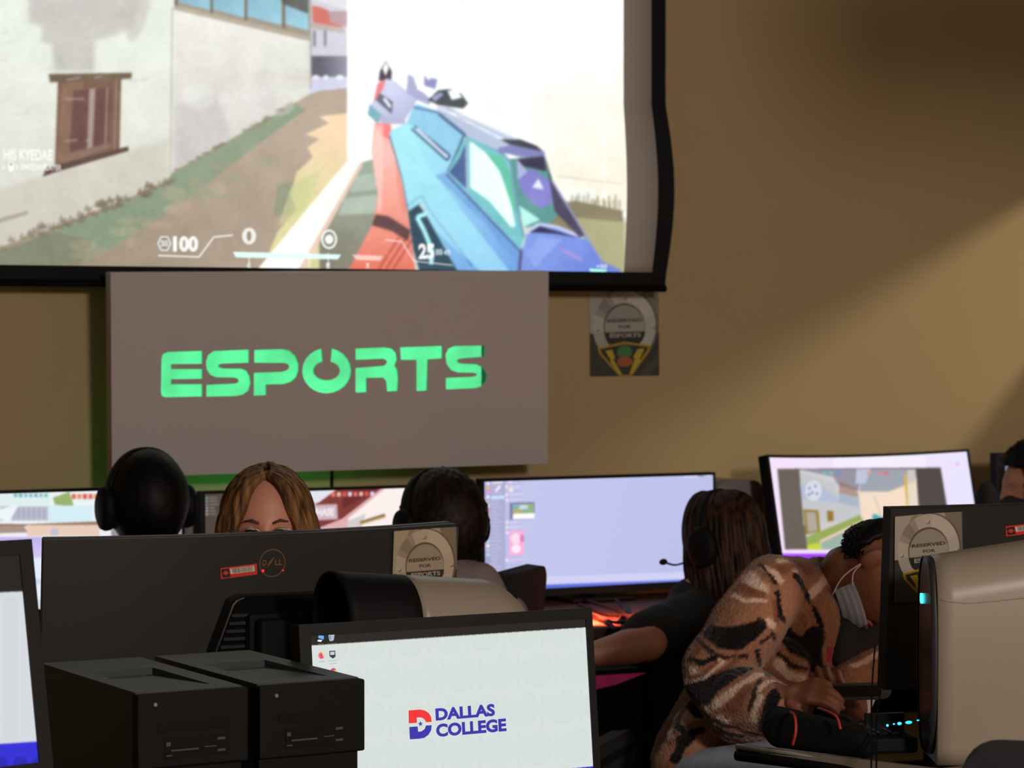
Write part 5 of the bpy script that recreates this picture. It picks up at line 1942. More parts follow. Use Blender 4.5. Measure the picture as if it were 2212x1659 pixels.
def seated(label, H, fwd, look, skin, top, legs=NAVY_C, bare_arms=True, hands=True, lean=0.05, voxel=0.008, reach=0.0, headup=UPZ, seat=0.50, wide=1.0, extra=()):
    """a seated figure: head centre H, body facing fwd, face looking along look"""
    f = Vector((fwd.x, fwd.y, 0)).normalized()
    r_ = Vector((f.y, -f.x, 0))
    Mh = hmat(H, look, headup)
    nb = Mh @ Vector((0, -0.028, -0.075))
    sh = H + Vector((0, 0, -0.245)) - f * lean
    hip = Vector((sh.x, sh.y, seat + 0.09)) - f * (0.10 + lean)
    base = Vector((hip.x, hip.y, 0.0))
    t = thing('person', label, 'person', Matrix.Translation(base))
    parts = {}
    S = [sh + r_ * (s * 0.175 * wide) for s in (-1, 1)]
    E = [S[i] + r_ * (s * 0.06) + f * (0.10 + reach * 0.3) + UPZ * -0.25 for i, s in enumerate((-1, 1))]
    Wr = [E[i] + f * (0.235 + reach) - r_ * (s * 0.05) + UPZ * 0.0 for i, s in enumerate((-1, 1))]
    K = [hip + f * 0.43 + r_ * (s * 0.12) + UPZ * (-0.03) for s in (-1, 1)]
    A = [Vector((K[i].x, K[i].y, 0.075)) + f * 0.03 for i in (0, 1)]

    def body(bm):
        head_geo(bm, Mh)
        capsule(bm, nb, sh + UPZ * 0.03, 0.05, 0.062)
        capsule(bm, S[0], S[1], 0.052, 0.052)
        capsule(bm, sh - UPZ * 0.10, hip, 0.105, 0.12)
        for i, s in enumerate((-1, 1)):
            capsule(bm, S[i], E[i], 0.045, 0.036)
            capsule(bm, E[i], Wr[i], 0.037, 0.025)
            hand(bm, Wr[i], f, -UPZ, -s)
            capsule(bm, hip + r_ * (s * 0.09), K[i], 0.07, 0.052)
            capsule(bm, K[i], A[i], 0.05, 0.036)
            capsule(bm, A[i], A[i] + f * 0.13 - UPZ * 0.03, 0.04, 0.03)
    grow('body', body, voxel, 3, skin, t, base)

    def shirt(bm):
        capsule(bm, sh + UPZ * 0.015 - f * 0.01, sh - UPZ * 0.06, 0.078, 0.09)
        capsule(bm, S[0], S[1], 0.066, 0.066)
        for s in (-1, 1):
            capsule(bm, sh - UPZ * 0.09 + r_ * (s * 0.085 * wide), hip + r_ * (s * 0.06) + UPZ * 0.02, 0.105, 0.115)
        for i in (0, 1):
            if bare_arms:
                capsule(bm, S[i], S[i] + (E[i] - S[i]) * 0.72, 0.062, 0.058)
            else:
                capsule(bm, S[i], E[i], 0.062, 0.052)
                capsule(bm, E[i], E[i] + (Wr[i] - E[i]) * 0.93, 0.052, 0.04)
    _sh = shirt

    def shirt2(bm):
        _sh(bm)
        for q in extra:
            capsule(bm, *q)
    grow('shirt', shirt2, voxel, 4, top, t, base)

    def trs(bm):
        capsule(bm, hip + r_ * 0.05, hip - r_ * 0.05, 0.125, 0.125)
        for i, s in enumerate((-1, 1)):
            capsule(bm, hip + r_ * (s * 0.09), K[i], 0.085, 0.064)
            capsule(bm, K[i], A[i] + UPZ * 0.02, 0.062, 0.05)
    grow('trousers', trs, 0.012, 3, legs, t, base)
    for i in (0, 1):
        bm = bmesh.new()
        M_ = Matrix(((r_.x, f.x, 0, A[i].x - base.x), (r_.y, f.y, 0, A[i].y - base.y), (0, 0, 1, 0), (0, 0, 0, 1)))
        box(bm, -0.048, 0.048, -0.07, 0.19, 0.001, 0.085, bev=0.03, seg=3, M=M_)
        bmobj('shoe', bm, M_CABLE, t, True)
    return t, Mh, base, dict(sh=sh, hip=hip, f=f, r=r_)


def short_hair(t, Mh, base, m, rad=(0.086, 0.106, 0.122), off=(0, -0.012, 0.012), front=0.055, low=-0.05, nape=-0.075, name='hair', voxel=0.007, lump=0.004, seed=2, split=-0.02):
    """close hair covering crown, sides and nape, open at the face"""
    rs_ = random.Random(seed)
    bm = bmesh.new()
    r_ = bmesh.ops.create_icosphere(bm, subdivisions=5, radius=1.0)
    kill = []
    for v in r_['verts']:
        d = v.co.normalized()
        q = Vector((d.x * rad[0] + off[0], d.y * rad[1] + off[1], d.z * rad[2] + off[2]))
        w = math.sin(31 * d.x + 5 * d.z) * math.sin(27 * d.y + 3) * math.sin(23 * d.z + 11 * d.x)
        q += d * (lump * w)
        if q.z < 0:
            q.x *= 1 - 0.15 * min(1, -q.z / 0.1)
        v.co = q
        lim = low if q.y > split else nape
        if q.y > front - 0.5 * max(0, q.z) * 0.2 and q.z < 0.075 - (0.095 - q.y) * 0.2:
            kill.append(v)
        elif q.z < lim:
            kill.append(v)
    bmesh.ops.delete(bm, geom=kill, context='VERTS')
    bmesh.ops.solidify(bm, geom=bm.faces[:], thickness=-0.012)
    bmesh.ops.transform(bm, matrix=Matrix.Translation(-base) @ Mh, verts=bm.verts)
    return bmobj(name, bm, m, t, True)


def strand_hair(t, Mh, base, m, n, length, flare, rad=(0.084, 0.103, 0.12), seed=1, rmin=0.006, rmax=0.011, front_open=0.075, sweep=0.0, cap=True, front_gap=0.0):
    """long hair: a cap plus many tapering locks parted on top and falling down the sides and back"""
    rs_ = random.Random(seed)
    T = Matrix.Translation(-base) @ Mh
    bm = bmesh.new()
    Ti = Mh.to_3x3().inverted()
    down = Ti @ Vector((0, 0, -1))
    for i in range(n):
        s = rs_.choice((-1, 1))
        ph = rs_.uniform(-1.0, 1.0)            # from the back (-1) to the front (1)
        y0 = 0.02 + 0.065 * ph
        az = R(90 - 105 * ph) if ph < 0 else R(90 - 62 * ph)      # direction of fall seen from above, 90 = sideways
        dx, dy = math.sin(az), math.cos(az)
        if ph < 0:
            dx, dy = math.sin(R(90 + 88 * ph)), -math.sin(R(-88 * ph))
        else:
            dx, dy = math.cos(R(52 * ph)), math.sin(R(52 * ph))
        pts = []
        k_ = rs_.uniform(0.99, 1.05)
        for th in (4, 26, 48, 70, 90):
            st_, ct = math.sin(R(th)), math.cos(R(th))
            x = s * dx * rad[0] * st_ * k_
            y = dy * rad[1] * st_ * k_ + y0 * (1 - st_) * 0.7 - 0.008
            z = rad[2] * ct * k_ + 0.006
            pts.append(Vector((x, y, z)))
        last = pts[-1]
        if ph > 0.3 and front_gap:
            last.x += s * front_gap
        L = length * rs_.uniform(0.8, 1.05)
        wob = rs_.uniform(-0.012, 0.012)
        for q in (0.3, 0.65, 1.0):
            p = last + down * (L * q) + Vector((s * flare * q + wob * q, sweep * q + rs_.uniform(-0.01, 0.01), 0))
            pts.append(p)
        rr_ = rs_.uniform(rmin, rmax)
        sp_ = spline(pts, 3)
        m_ = len(sp_)
        tube(bm, sp_, [rr_ * (0.7 + 0.5 * math.sin(math.pi * min(1, j / (m_ * 0.7)))) * (1 if j < m_ - 4 else (m_ - j) / 5.0 + 0.1) for j in range(m_)], 6)
    bmesh.ops.transform(bm, matrix=T, verts=bm.verts)
    return bmobj('hair', bm, m, t, True)


def office_chair(label, pos, fwd, back_h=0.98, w=0.46, group='black office chairs', recline=6):
    f = Vector((fwd.x, fwd.y, 0)).normalized()
    r_ = Vector((f.y, -f.x, 0))
    M = Matrix(((r_.x, f.x, 0, pos.x), (r_.y, f.y, 0, pos.y), (0, 0, 1, 0), (0, 0, 0, 1)))
    t = thing('office_chair', label, 'chair', M, group)
    box_obj('seat', (-w / 2, w / 2, -0.22, 0.24, 0.40, 0.455), TEE, t, bev=0.024, seg=3, smooth=True)
    bm = bmesh.new()
    prism(bm, round_rect(-w / 2, w / 2, 0.0, back_h - 0.52, 0.05, 6), -0.022, 0.022)
    bmesh.ops.bevel(bm, geom=[e for e in bm.edges if e.calc_face_angle(0) > 1.0], offset=0.01, segments=2, affect='EDGES')
    bmesh.ops.transform(bm, matrix=Matrix.Translation((0, -0.275, 0.52)) @ Matrix.Rotation(R(recline), 4, 'X'), verts=bm.verts)
    bmobj('backrest', bm, TEE, t)
    bm = bmesh.new()
    tube(bm, spline([(0, -0.1, 0.385), (0, -0.28, 0.39), (0, -0.325, 0.46), (0, -0.325, 0.62)], 5), 0.022, 8)
    bmobj('back_support', bm, M_BLACK, t, True)
    bm = bmesh.new()
    tube(bm, [(0, 0, 0.07), (0, 0, 0.40)], 0.028, 12)
    bmobj('gas_column', bm, M_BLACK, t, True)
    for k in range(5):
        a = R(18 + 72 * k)
        bm = bmesh.new()
        tube(bm, [(0, 0, 0.10), (0.27 * math.cos(a), 0.27 * math.sin(a), 0.066)], [0.022, 0.014], 8)
        b = bmobj('base_arm', bm, M_BLACK, t, True)
        bm = bmesh.new()
        ax = Vector((-math.sin(a), math.cos(a), 0)) * 0.02
        c0 = Vector((0.27 * math.cos(a), 0.27 * math.sin(a), 0.029))
        tube(bm, [c0 - ax, c0 + ax], 0.028, 14)
        bmobj('caster', bm, M_CABLE, b, True)
    return t


ROWF = -Vector((0, 0, 0)) + rback             # facing the end wall across the far desk

# ------------------------------------------------------------------ A: headset, black hair, seen from behind
HA = W(316, 1089, 6.45)
BLACKHAIR = hair_mat('black hair', (8, 8, 8), (20, 18, 17))
tA, MA, bA, dA = seated('person with round black hair and a large headset, seen from behind at left', HA, rback, vd(-0.5, 0.86, -0.05), SK_DARK, TEE, reach=0.05)
short_hair(tA, MA, bA, BLACKHAIR, rad=(0.092, 0.108, 0.122), off=(0, -0.01, 0.008), low=-0.09, nape=-0.095, lump=0.001)
headset('large black headset on the round black-haired head at left', MA, cup=0.054, wide=0.006)
office_chair('black office chair of the sitter with the round black hair', Vector((dA['hip'].x, dA['hip'].y, 0)), rback, back_h=0.92)

# ------------------------------------------------------------------ B: woman facing the camera
HB = W(578, 1133, 5.32)
lookB = vd(0.06, -0.97, -0.16)
tB, MB_, bB, dB = seated('woman with long light brown hair and glasses peering over the wide monitor', HB, vd(-0.1, -1), lookB, SK_LIGHT, TEE, voxel=0.005, hands=True)
HAIRB = hair_mat('light brown hair', (58, 40, 26), (138, 100, 62), 70)
strand_hair(tB, MB_, bB, HAIRB, 240, 0.26, 0.035, rad=(0.090, 0.104, 0.110), seed=4, front_gap=0.012)
Ti = Matrix.Translation(-bB) @ MB_
BROW = mat('brow hair', (70, 44, 30), 0.8)
for s in (-1, 1):
    bm = bmesh.new()
    tube(bm, [(s * 0.014, 0.0935, 0.024), (s * 0.030, 0.0925, 0.031), (s * 0.046, 0.083, 0.026)], [0.0026, 0.0032, 0.0014], 6)
    bmesh.ops.transform(bm, matrix=Ti, verts=bm.verts)
    bmobj('eyebrow', bm, BROW, tB, True)
    bm = bmesh.new()
    ellip(bm, Ti @ Matrix.Translation((s * 0.031, 0.076, 0.004)), (0.0125, 0.0115, 0.0115), 16)
    bmobj('eye', bm, mat('eye white', (190, 176, 168), 0.25), tB, True)
    bm = bmesh.new()
    tube(bm, [(s * 0.019, 0.0875, 0.006), (s * 0.031, 0.0895, 0.0085), (s * 0.043, 0.085, 0.006)], 0.0022, 6)
    bmesh.ops.transform(bm, matrix=Ti, verts=bm.verts)
    bmobj('eyelid', bm, mat('dark lashes', (44, 28, 22), 0.7), tB, True)
gt_ = thing('eyeglasses', 'thin rimmed glasses worn by the long-haired woman', 'glasses', MB_)
M_RIM = mat('thin metal rim', (150, 140, 130), 0.25, metal=0.8)
for s in (-1, 1):
    bm = bmesh.new()
    ring = [(s * 0.033 + 0.026 * math.cos(2 * math.pi * k / 24), 0.105 - abs(0.026 * math.cos(2 * math.pi * k / 24)) * 0.0, -0.002 + 0.020 * math.sin(2 * math.pi * k / 24)) for k in range(25)]
    tube(bm, ring, 0.0012, 6, cap=False)
    bmobj('rim', bm, M_RIM, gt_, True)
    bm = bmesh.new()
    tube(bm, [(s * 0.059, 0.104, 0.006), (s * 0.079, 0.08, 0.008), (s * 0.083, 0.0, 0.004)], 0.0013, 6)
    bmobj('temple_arm', bm, M_RIM, gt_, True)
    bm = bmesh.new()
    ring = [(s * 0.033 + 0.0255 * math.cos(2 * math.pi * k / 24), -0.002 + 0.0195 * math.sin(2 * math.pi * k / 24)) for k in range(24)]
    vs = [bm.verts.new((x, 0.105, z)) for x, z in ring]
    bm.faces.new(vs)
    mg = mat('lens glass', (255, 255, 255), 0.03)
    mg.node_tree.nodes['Principled BSDF'].inputs['Transmission Weight'].default_value = 1.0
    mg.node_tree.nodes['Principled BSDF'].inputs['IOR'].default_value = 1.02
    bmobj('lens', bm, mg, gt_)
bm = bmesh.new()
tube(bm, [(-0.008, 0.106, 0.004), (0, 0.108, 0.007), (0.008, 0.106, 0.004)], 0.0013, 6)
bmobj('bridge', bm, M_RIM, gt_, True)
office_chair('black office chair of the woman with glasses', Vector((dB['hip'].x, dB['hip'].y, 0)), vd(-0.1, -1), back_h=0.92)

# ------------------------------------------------------------------ C: dark hair, headset, grey shirt
HC = W(953, 1132, 6.5)
tC, MC, bC, dC = seated('person with dark hair in a headset and grey shirt before the chat screen', HC, vd(-0.55, 0.83), vd(-0.62, 0.78, -0.06), SK_LIGHT, GREY_TEE, bare_arms=False, wide=0.92,
    extra=((W(965, 1262, 6.45), W(1035, 1262, 6.40), 0.075, 0.058), (W(1035, 1262, 6.40), W(1052, 1292, 6.38), 0.058, 0.056), (W(1050, 1290, 6.38), W(1000, 1400, 6.45), 0.056, 0.10)))
HAIRC = hair_mat('dark brown hair', (18, 12, 10), (42, 28, 22))
short_hair(tC, MC, bC, HAIRC, rad=(0.098, 0.112, 0.126), off=(0, -0.012, 0.006), low=-0.07, nape=-0.11, lump=0.004, front=0.06)
headset('black headset on the dark-haired person in grey', MC, cup=0.05, wide=0.012, tilt=-12)
_fc = vd(-0.95, 0.30).normalized()
_bc = W(1092, 1300, 6.62) + _fc * 0.275
office_chair('black office chair with rounded corner before the chat screen', Vector((_bc.x, _bc.y, 0)), _fc, back_h=W(1100, 1226, 6.62).z, w=0.36)

# ------------------------------------------------------------------ D: long brown hair, headset with microphone, black T-shirt
HD = W(1562, 1170, 6.95)
fD = vd(-0.72, 0.69)
MD = hmat(HD, vd(-0.80, 0.58, -0.08))
baseD = Vector((W(1520, 1500, 7.0).x, W(1520, 1500, 7.0).y, 0))
tD = thing('person', 'person with long brown hair, headset microphone and black T-shirt reaching left', 'person', Matrix.Translation(baseD))
shD = W(1500, 1335, 6.95)
sN, sF = W(1428, 1362, 6.72), W(1600, 1340, 7.15)
elN, wrN = W(1400, 1388, 6.62), W(1262, 1418, 6.58)
elF, wrF = W(1420, 1380, 7.2), W(1300, 1358, 7.1)
hipD = W(1500, 1640, 6.95)
hipD.z = 0.59


def bodyD(bm):
    head_geo(bm, MD)
    capsule(bm, MD @ Vector((0, -0.025, -0.07)), shD + UPZ * 0.06, 0.048, 0.058)
    capsule(bm, sN, sF, 0.05, 0.05)
    capsule(bm, shD - UPZ * 0.08, hipD, 0.10, 0.115)
    capsule(bm, sN, elN, 0.05, 0.044)
    capsule(bm, elN, elN.lerp(wrN, 0.35), 0.05, 0.047)
    capsule(bm, elN.lerp(wrN, 0.3), wrN, 0.047, 0.030)
    hand(bm, wrN, (wrN - elN), -UPZ, 1)
    capsule(bm, sF, elF, 0.045, 0.036)
    capsule(bm, elF, wrF, 0.036, 0.026)
    hand(bm, wrF, (wrF - elF), -UPZ, -1)
    for s in (-1, 1):
        k = hipD + fD.normalized() * 0.42 + Vector((fD.y, -fD.x, 0)).normalized() * 0.12 * s - UPZ * 0.03
        capsule(bm, hipD, k, 0.075, 0.055)
        capsule(bm, k, Vector((k.x, k.y, 0.06)), 0.05, 0.036)


grow('body', bodyD, 0.006, 3, SK_LIGHT, tD, baseD)


def shirtD(bm):
    capsule(bm, shD + UPZ * 0.035, shD - UPZ * 0.05, 0.080, 0.105)
    capsule(bm, W(1470, 1345, 6.78), W(1520, 1325, 6.9), 0.070, 0.075)
    capsule(bm, sN, sF, 0.070, 0.068)
    capsule(bm, W(1482, 1372, 6.9), W(1470, 1640, 6.95), 0.115, 0.15)
    capsule(bm, W(1560, 1350, 7.05), W(1540, 1640, 7.05), 0.12, 0.14)
    capsule(bm, sN, W(1395, 1372, 6.66), 0.072, 0.066)
    capsule(bm, W(1395, 1372, 6.66), W(1382, 1388, 6.64), 0.066, 0.063)
    capsule(bm, sF, sF.lerp(elF, 0.6), 0.065, 0.06)


grow('shirt', shirtD, 0.007, 4, TEE, tD, baseD)


def trsD(bm):
    capsule(bm, hipD, hipD + UPZ * 0.05, 0.14, 0.13)
    for s in (-1, 1):
        k = hipD + fD.normalized() * 0.42 + Vector((fD.y, -fD.x, 0)).normalized() * 0.12 * s - UPZ * 0.03
        capsule(bm, hipD, k, 0.09, 0.068)
        capsule(bm, k, Vector((k.x, k.y, 0.08)), 0.064, 0.05)


grow('trousers', trsD, 0.012, 3, NAVY_C, tD, baseD)
HAIRD = hair_mat('brown hair', (18, 12, 9), (70, 43, 24), 60)
strand_hair(tD, MD, baseD, HAIRD, 240, 0.24, 0.012, rad=(0.094, 0.110, 0.126), seed=9, sweep=-0.035)
headset('black headset with a boom microphone on the long brown hair', MD, mic=(-1, Vector((-0.075, 0.155, -0.030))), cup=0.054, wide=0.008, tilt=-6)
office_chair('black office chair of the sitter with long brown hair', Vector((hipD.x, hipD.y, 0)), fD, back_h=0.80)

# ------------------------------------------------------------------ F: dark-haired person at the right edge
HF = W(2236, 1052, 7.55)
tF, MF, bF, dF = seated('dark-haired person in a black face mask at the right picture edge', HF, vd(-0.85, 0.5), vd(-0.92, -0.05, -0.12), SK_TAN, TEE)
short_hair(tF, MF, bF, BLACKHAIR, rad=(0.092, 0.112, 0.124), off=(0, -0.008, 0.01), low=-0.05, nape=-0.09, front=0.05)
bm = bmesh.new()
ellip(bm, Matrix.Translation(-bF) @ MF @ Matrix.Translation((0, 0.048, -0.052)), (0.070, 0.074, 0.052), 20)
bmobj('face_mask', bm, mat('black mask cloth', (24, 24, 28), 0.85), tF, True)
headset('black headset on the masked person at the right edge', MF, cup=0.05, wide=0.004)
office_chair('black office chair of the masked person at the right edge', Vector((dF['hip'].x, dF['hip'].y, 0)), vd(-0.85, 0.5), back_h=0.80)
# foam-headed microphone on the far desk
_m = W(2132, 1078, 7.25)
mc = thing('desk_microphone', 'rounded black foam microphone head just above the right black monitor', 'microphone', Matrix.Translation((_m.x, _m.y, 0)))
bm = bmesh.new()
ellip(bm, Matrix.Translation((0, 0, _m.z)), (0.031, 0.031, 0.05), 20)
bmobj('foam_head', bm, M_CLOTH, mc, True)
bm = bmesh.new()
tube(bm, [(0, 0, 0.012), (0, 0, _m.z - 0.03)], 0.009, 10)
bmobj('stand_pole', bm, M_BLACK, mc, True)
bm = bmesh.new()
tube(bm, [(0, 0, 0.0005), (0, 0, 0.014)], 0.12, 28)
bmobj('stand_base', bm, M_BLACK, mc)

# ------------------------------------------------------------------ E: animal-print fleece, head bowed to the right
DE = 5.5
HE = W(1893, 1238, 5.52)
upE = vd(0.84, -0.06, 0.40)
fwE = vd(0.36, -0.22, -0.88)
ME = hmat(HE, fwE, upE)
baseE = Vector((W(1600, 1640, 5.6).x, W(1600, 1640, 5.6).y, 0))
tE = thing('person', 'person in a brown animal-print fleece, mask under the chin, head bowed over a black device', 'person', Matrix.Translation(baseE))
ra = dict(sN=W(1672, 1268, 5.42), eN=W(1535, 1462, 5.36), wN=W(1690, 1506, 5.22), sF=W(1805, 1268, 5.78), eF=W(1835, 1462, 5.72), wF=W(1850, 1535, 5.3))
hipE = W(1560, 1640, 5.62)
hipE.z = 0.60
chE = W(1745, 1310, 5.6)
kN, kF = W(1735, 1672, 5.15), W(1790, 1640, 5.45)


def bodyE(bm):
    head_geo(bm, ME, ears=False)
    for s in (-1, 1):
        Me = ME @ Matrix.Translation((s * 0.079, -0.022, 0.004)) @ Matrix.Rotation(R(s * 26), 4, 'Z')
        ellip(bm, Me, (0.008, 0.019, 0.030), 14)
        ellip(bm, Me @ Matrix.Translation((s * 0.004, -0.004, 0.002)), (0.008, 0.021, 0.032), 14)
    capsule(bm, ME @ Vector((0, -0.035, -0.06)), W(1800, 1290, 5.6), 0.052, 0.062)
    capsule(bm, ra['sN'], ra['sF'], 0.05, 0.05)
    capsule(bm, chE, hipE, 0.10, 0.11)
    capsule(bm, ra['sN'], ra['eN'], 0.045, 0.038)
    capsule(bm, ra['eN'], ra['wN'], 0.038, 0.026)
    capsule(bm, ra['sF'], ra['eF'], 0.045, 0.038)
    capsule(bm, ra['eF'], ra['wF'], 0.038, 0.024)
    # right hand: fingers over the device, thumb below
    hand(bm, ra['wN'], W(1790, 1484, 5.15) - ra['wN'], UPZ * -0.75 + vd(0.1, 0.6), -1, 0.92, 0.55)
    # left hand comes up from below
    hand(bm, ra['wF'], W(1808, 1512, 5.22) - W(1862, 1545, 5.3), UPZ * 0.8 + vd(-0.2, 0.3), 1, 1.0, 0.5)
    for k in (kN, kF):
        capsule(bm, hipE, k, 0.08, 0.06)
        capsule(bm, k, Vector((k.x, k.y, 0.06)), 0.052, 0.036)


grow('body', bodyE, 0.0042, 2, SK_DARK, tE, baseE)

mfl = mat_attr('animal print fleece', False, rough=0.95)
nt = mfl.node_tree
bs = nt.nodes['Principled BSDF']
bs.inputs['Specular IOR Level'].default_value = 0.1
bs.inputs['Sheen Weight'].default_value = 0.2
tc = nt.nodes.new('ShaderNodeTexCoord')
nz1 = nt.nodes.new('ShaderNodeTexNoise')
nz1.inputs['Scale'].default_value = 210
nz1.inputs['Detail'].default_value = 3
bp_ = nt.nodes.new('ShaderNodeBump')
bp_.inputs['Strength'].default_value = 0.8
bp_.inputs['Distance'].default_value = 0.005
nt.links.new(tc.outputs['Object'], nz1.inputs['Vector'])
nt.links.new(nz1.outputs['Fac'], bp_.inputs['Height'])
nt.links.new(bp_.outputs['Normal'], bs.inputs['Normal'])


def jacketE(bm):
    # back and shoulder, rounded and loose
    capsule(bm, W(1690, 1285, 5.5), W(1770, 1300, 5.66), 0.085, 0.09)
    capsule(bm, W(1770, 1270, 5.66), W(1818, 1268, 5.76), 0.070, 0.052)
    capsule(bm, W(1715, 1320, 5.58), W(1610, 1540, 5.62), 0.12, 0.135)
    capsule(bm, W(1600, 1530, 5.64), W(1530, 1650, 5.66), 0.13, 0.13)
    # near sleeve: wide upper arm, slack elbow, forearm to the cuff
    capsule(bm, W(1668, 1270, 5.44), W(1608, 1360, 5.40), 0.072, 0.080)
    capsule(bm, W(1608, 1360, 5.40), W(1545, 1462, 5.37), 0.080, 0.068)
    capsule(bm, W(1545, 1462, 5.37), W(1600, 1520, 5.32), 0.068, 0.078)
    capsule(bm, W(1600, 1512, 5.32), W(1672, 1530, 5.24), 0.080, 0.055)
    capsule(bm, W(1590, 1545, 5.34), W(1668, 1572, 5.28), 0.06, 0.034)
    capsule(bm, W(1640, 1300, 5.44), W(1540, 1440, 5.38), 0.060, 0.066)
    # front panel and lapel towards the far side
    capsule(bm, W(1745, 1330, 5.5), W(1735, 1450, 5.48), 0.07, 0.072)
    capsule(bm, W(1700, 1440, 5.46), W(1650, 1570, 5.5), 0.07, 0.075)
    # far sleeve crossing behind the device
    capsule(bm, W(1815, 1290, 5.82), W(1900, 1400, 5.86), 0.06, 0.06)
    capsule(bm, W(1930, 1415, 5.6), W(1830, 1480, 5.42), 0.058, 0.045)
    # flared hem over the seat
    capsule(bm, W(1530, 1555, 5.5), W(1505, 1610, 5.5), 0.06, 0.07)
    capsule(bm, W(1600, 1590, 5.5), W(1560, 1625, 5.48), 0.06, 0.06)
    capsule(bm, W(1535, 1600, 5.55), W(1470, 1660, 5.5), 0.055, 0.062)
    capsule(bm, W(1470, 1640, 5.5), W(1455, 1710, 5.5), 0.052, 0.06)


jk = grow('fleece_jacket', jacketE, 0.0042, 5, mfl, tE, baseE)
from mathutils.bvhtree import BVHTree
_bv = BVHTree.FromPolygons([v.co[:] for v in jk.data.vertices], [list(q.vertices) for q in jk.data.polygons])


def on_jacket(cx_, cy_):
    px, py = 1380 + cx_ / 3.324, 1160 + cy_ / 3.324
    ray = (CFW + RH * ((px - CX) / F) - CUP * ((py - CY) / F)).normalized()
    h = _bv.ray_cast(CPOS - baseE, ray)
    return np.array(h[0] if h[0] is not None else W(px, py, 5.4) - baseE)


BLK, WHT, BRN, DKB = (15, 12, 12), (214, 190, 170), (116, 66, 46), (46, 28, 22)
STRIPES = [
    (WHT, [(780, 290), (850, 340), (890, 380)], .016), (WHT, [(1020, 180), (1080, 190), (1110, 240)], .011), (WHT, [(1230, 420), (1290, 350), (1370, 270)], .012),
    (WHT, [(680, 420), (780, 462), (900, 460)], .0055), (WHT, [(930, 600), (962, 645)], .008), (WHT, [(335, 1050), (450, 1030), (560, 930), (600, 890)], .009),
    (WHT, [(480, 1240), (580, 1190), (680, 1110), (780, 1040), (880, 990)], .011), (WHT, [(1000, 910), (1080, 980), (1170, 1015)], .010), (WHT, [(870, 1090), (960, 1040), (1030, 1040)], .009),
    (WHT, [(1390, 1005), (1560, 930), (1700, 850), (1780, 830)], .008), (WHT, [(120, 1460), (230, 1410), (285, 1400)], .012), (WHT, [(330, 1300), (420, 1270)], .015),
    (WHT, [(820, 1310), (850, 1220), (880, 1150)], .009), (WHT, [(900, 230), (980, 260), (1010, 320)], .008), (WHT, [(380, 960), (470, 990)], .007), (WHT, [(560, 1330), (640, 1290)], .010),
    (BRN, [(700, 370), (800, 390), (880, 420)], .011), (BRN, [(1040, 230), (1150, 200)], .014), (BRN, [(980, 480), (990, 590)], .010), (BRN, [(640, 1260), (720, 1170), (770, 1100)], .013),
    (BRN, [(380, 870), (440, 800), (440, 740)], .008), (BRN, [(560, 1000), (640, 950), (700, 900)], .007), (BRN, [(1200, 260), (1260, 190)], .010), (BRN, [(380, 1010), (480, 970), (560, 900)], .006),
    (BRN, [(300, 1420), (270, 1380)], .014), (BRN, [(1390, 960), (1480, 920), (1560, 870)], .010),
    (BLK, [(512, 680), (600, 725), (700, 735), (790, 690), (880, 625)], (.018, .022, .024, .021, .014)), (BLK, [(1000, 410), (1008, 560), (1055, 700), (1130, 785), (1210, 800), (1265, 720)], (.006, .009, .016, .024, .027, .024)),
    (BLK, [(1125, 290), (1190, 400), (1255, 520), (1310, 640)], (.009, .009, .006, .006)), (BLK, [(370, 1130), (480, 1110), (600, 1030), (700, 975), (800, 950)], (.023, .025, .019, .014, .008)),
    (DKB, [(860, 200), (930, 270), (980, 340)], .0045), (BLK, [(360, 890), (450, 905), (545, 860)], .006), (BLK, [(850, 820), (868, 920), (930, 1000)], .006), (DKB, [(430, 740), (500, 815), (620, 865), (770, 862)], .005),
    (BLK, [(290, 1450), (350, 1420), (450, 1395), (600, 1392), (730, 1425)], (.010, .009, .009, .008, .007)), (BLK, [(270, 1355), (330, 1385), (345, 1410)], .007), (DKB, [(862, 1040), (835, 1150), (790, 1235)], .006),
    (BLK, [(1060, 1065), (985, 1120), (945, 1230), (900, 1370)], (.010, .013, .014, .016)), (DKB, [(455, 1240), (560, 1325), (700, 1365), (860, 1415)], .005), (DKB, [(960, 700), (1000, 840), (1080, 920), (1200, 945)], .005),
    (BLK, [(260, 1590), (300, 1500), (380, 1440)], .012), (BLK, [(380, 1190), (430, 1250)], .016), (DKB, [(880, 600), (960, 700), (870, 760)], .005), (BLK, [(1260, 830), (1270, 960), (1320, 990)], .016),
]
_nv = len(jk.data.vertices)
_co = np.empty(_nv * 3)
jk.data.vertices.foreach_get('co', _co)
_co = _co.reshape(-1, 3)
_rs = np.random.RandomState(3)
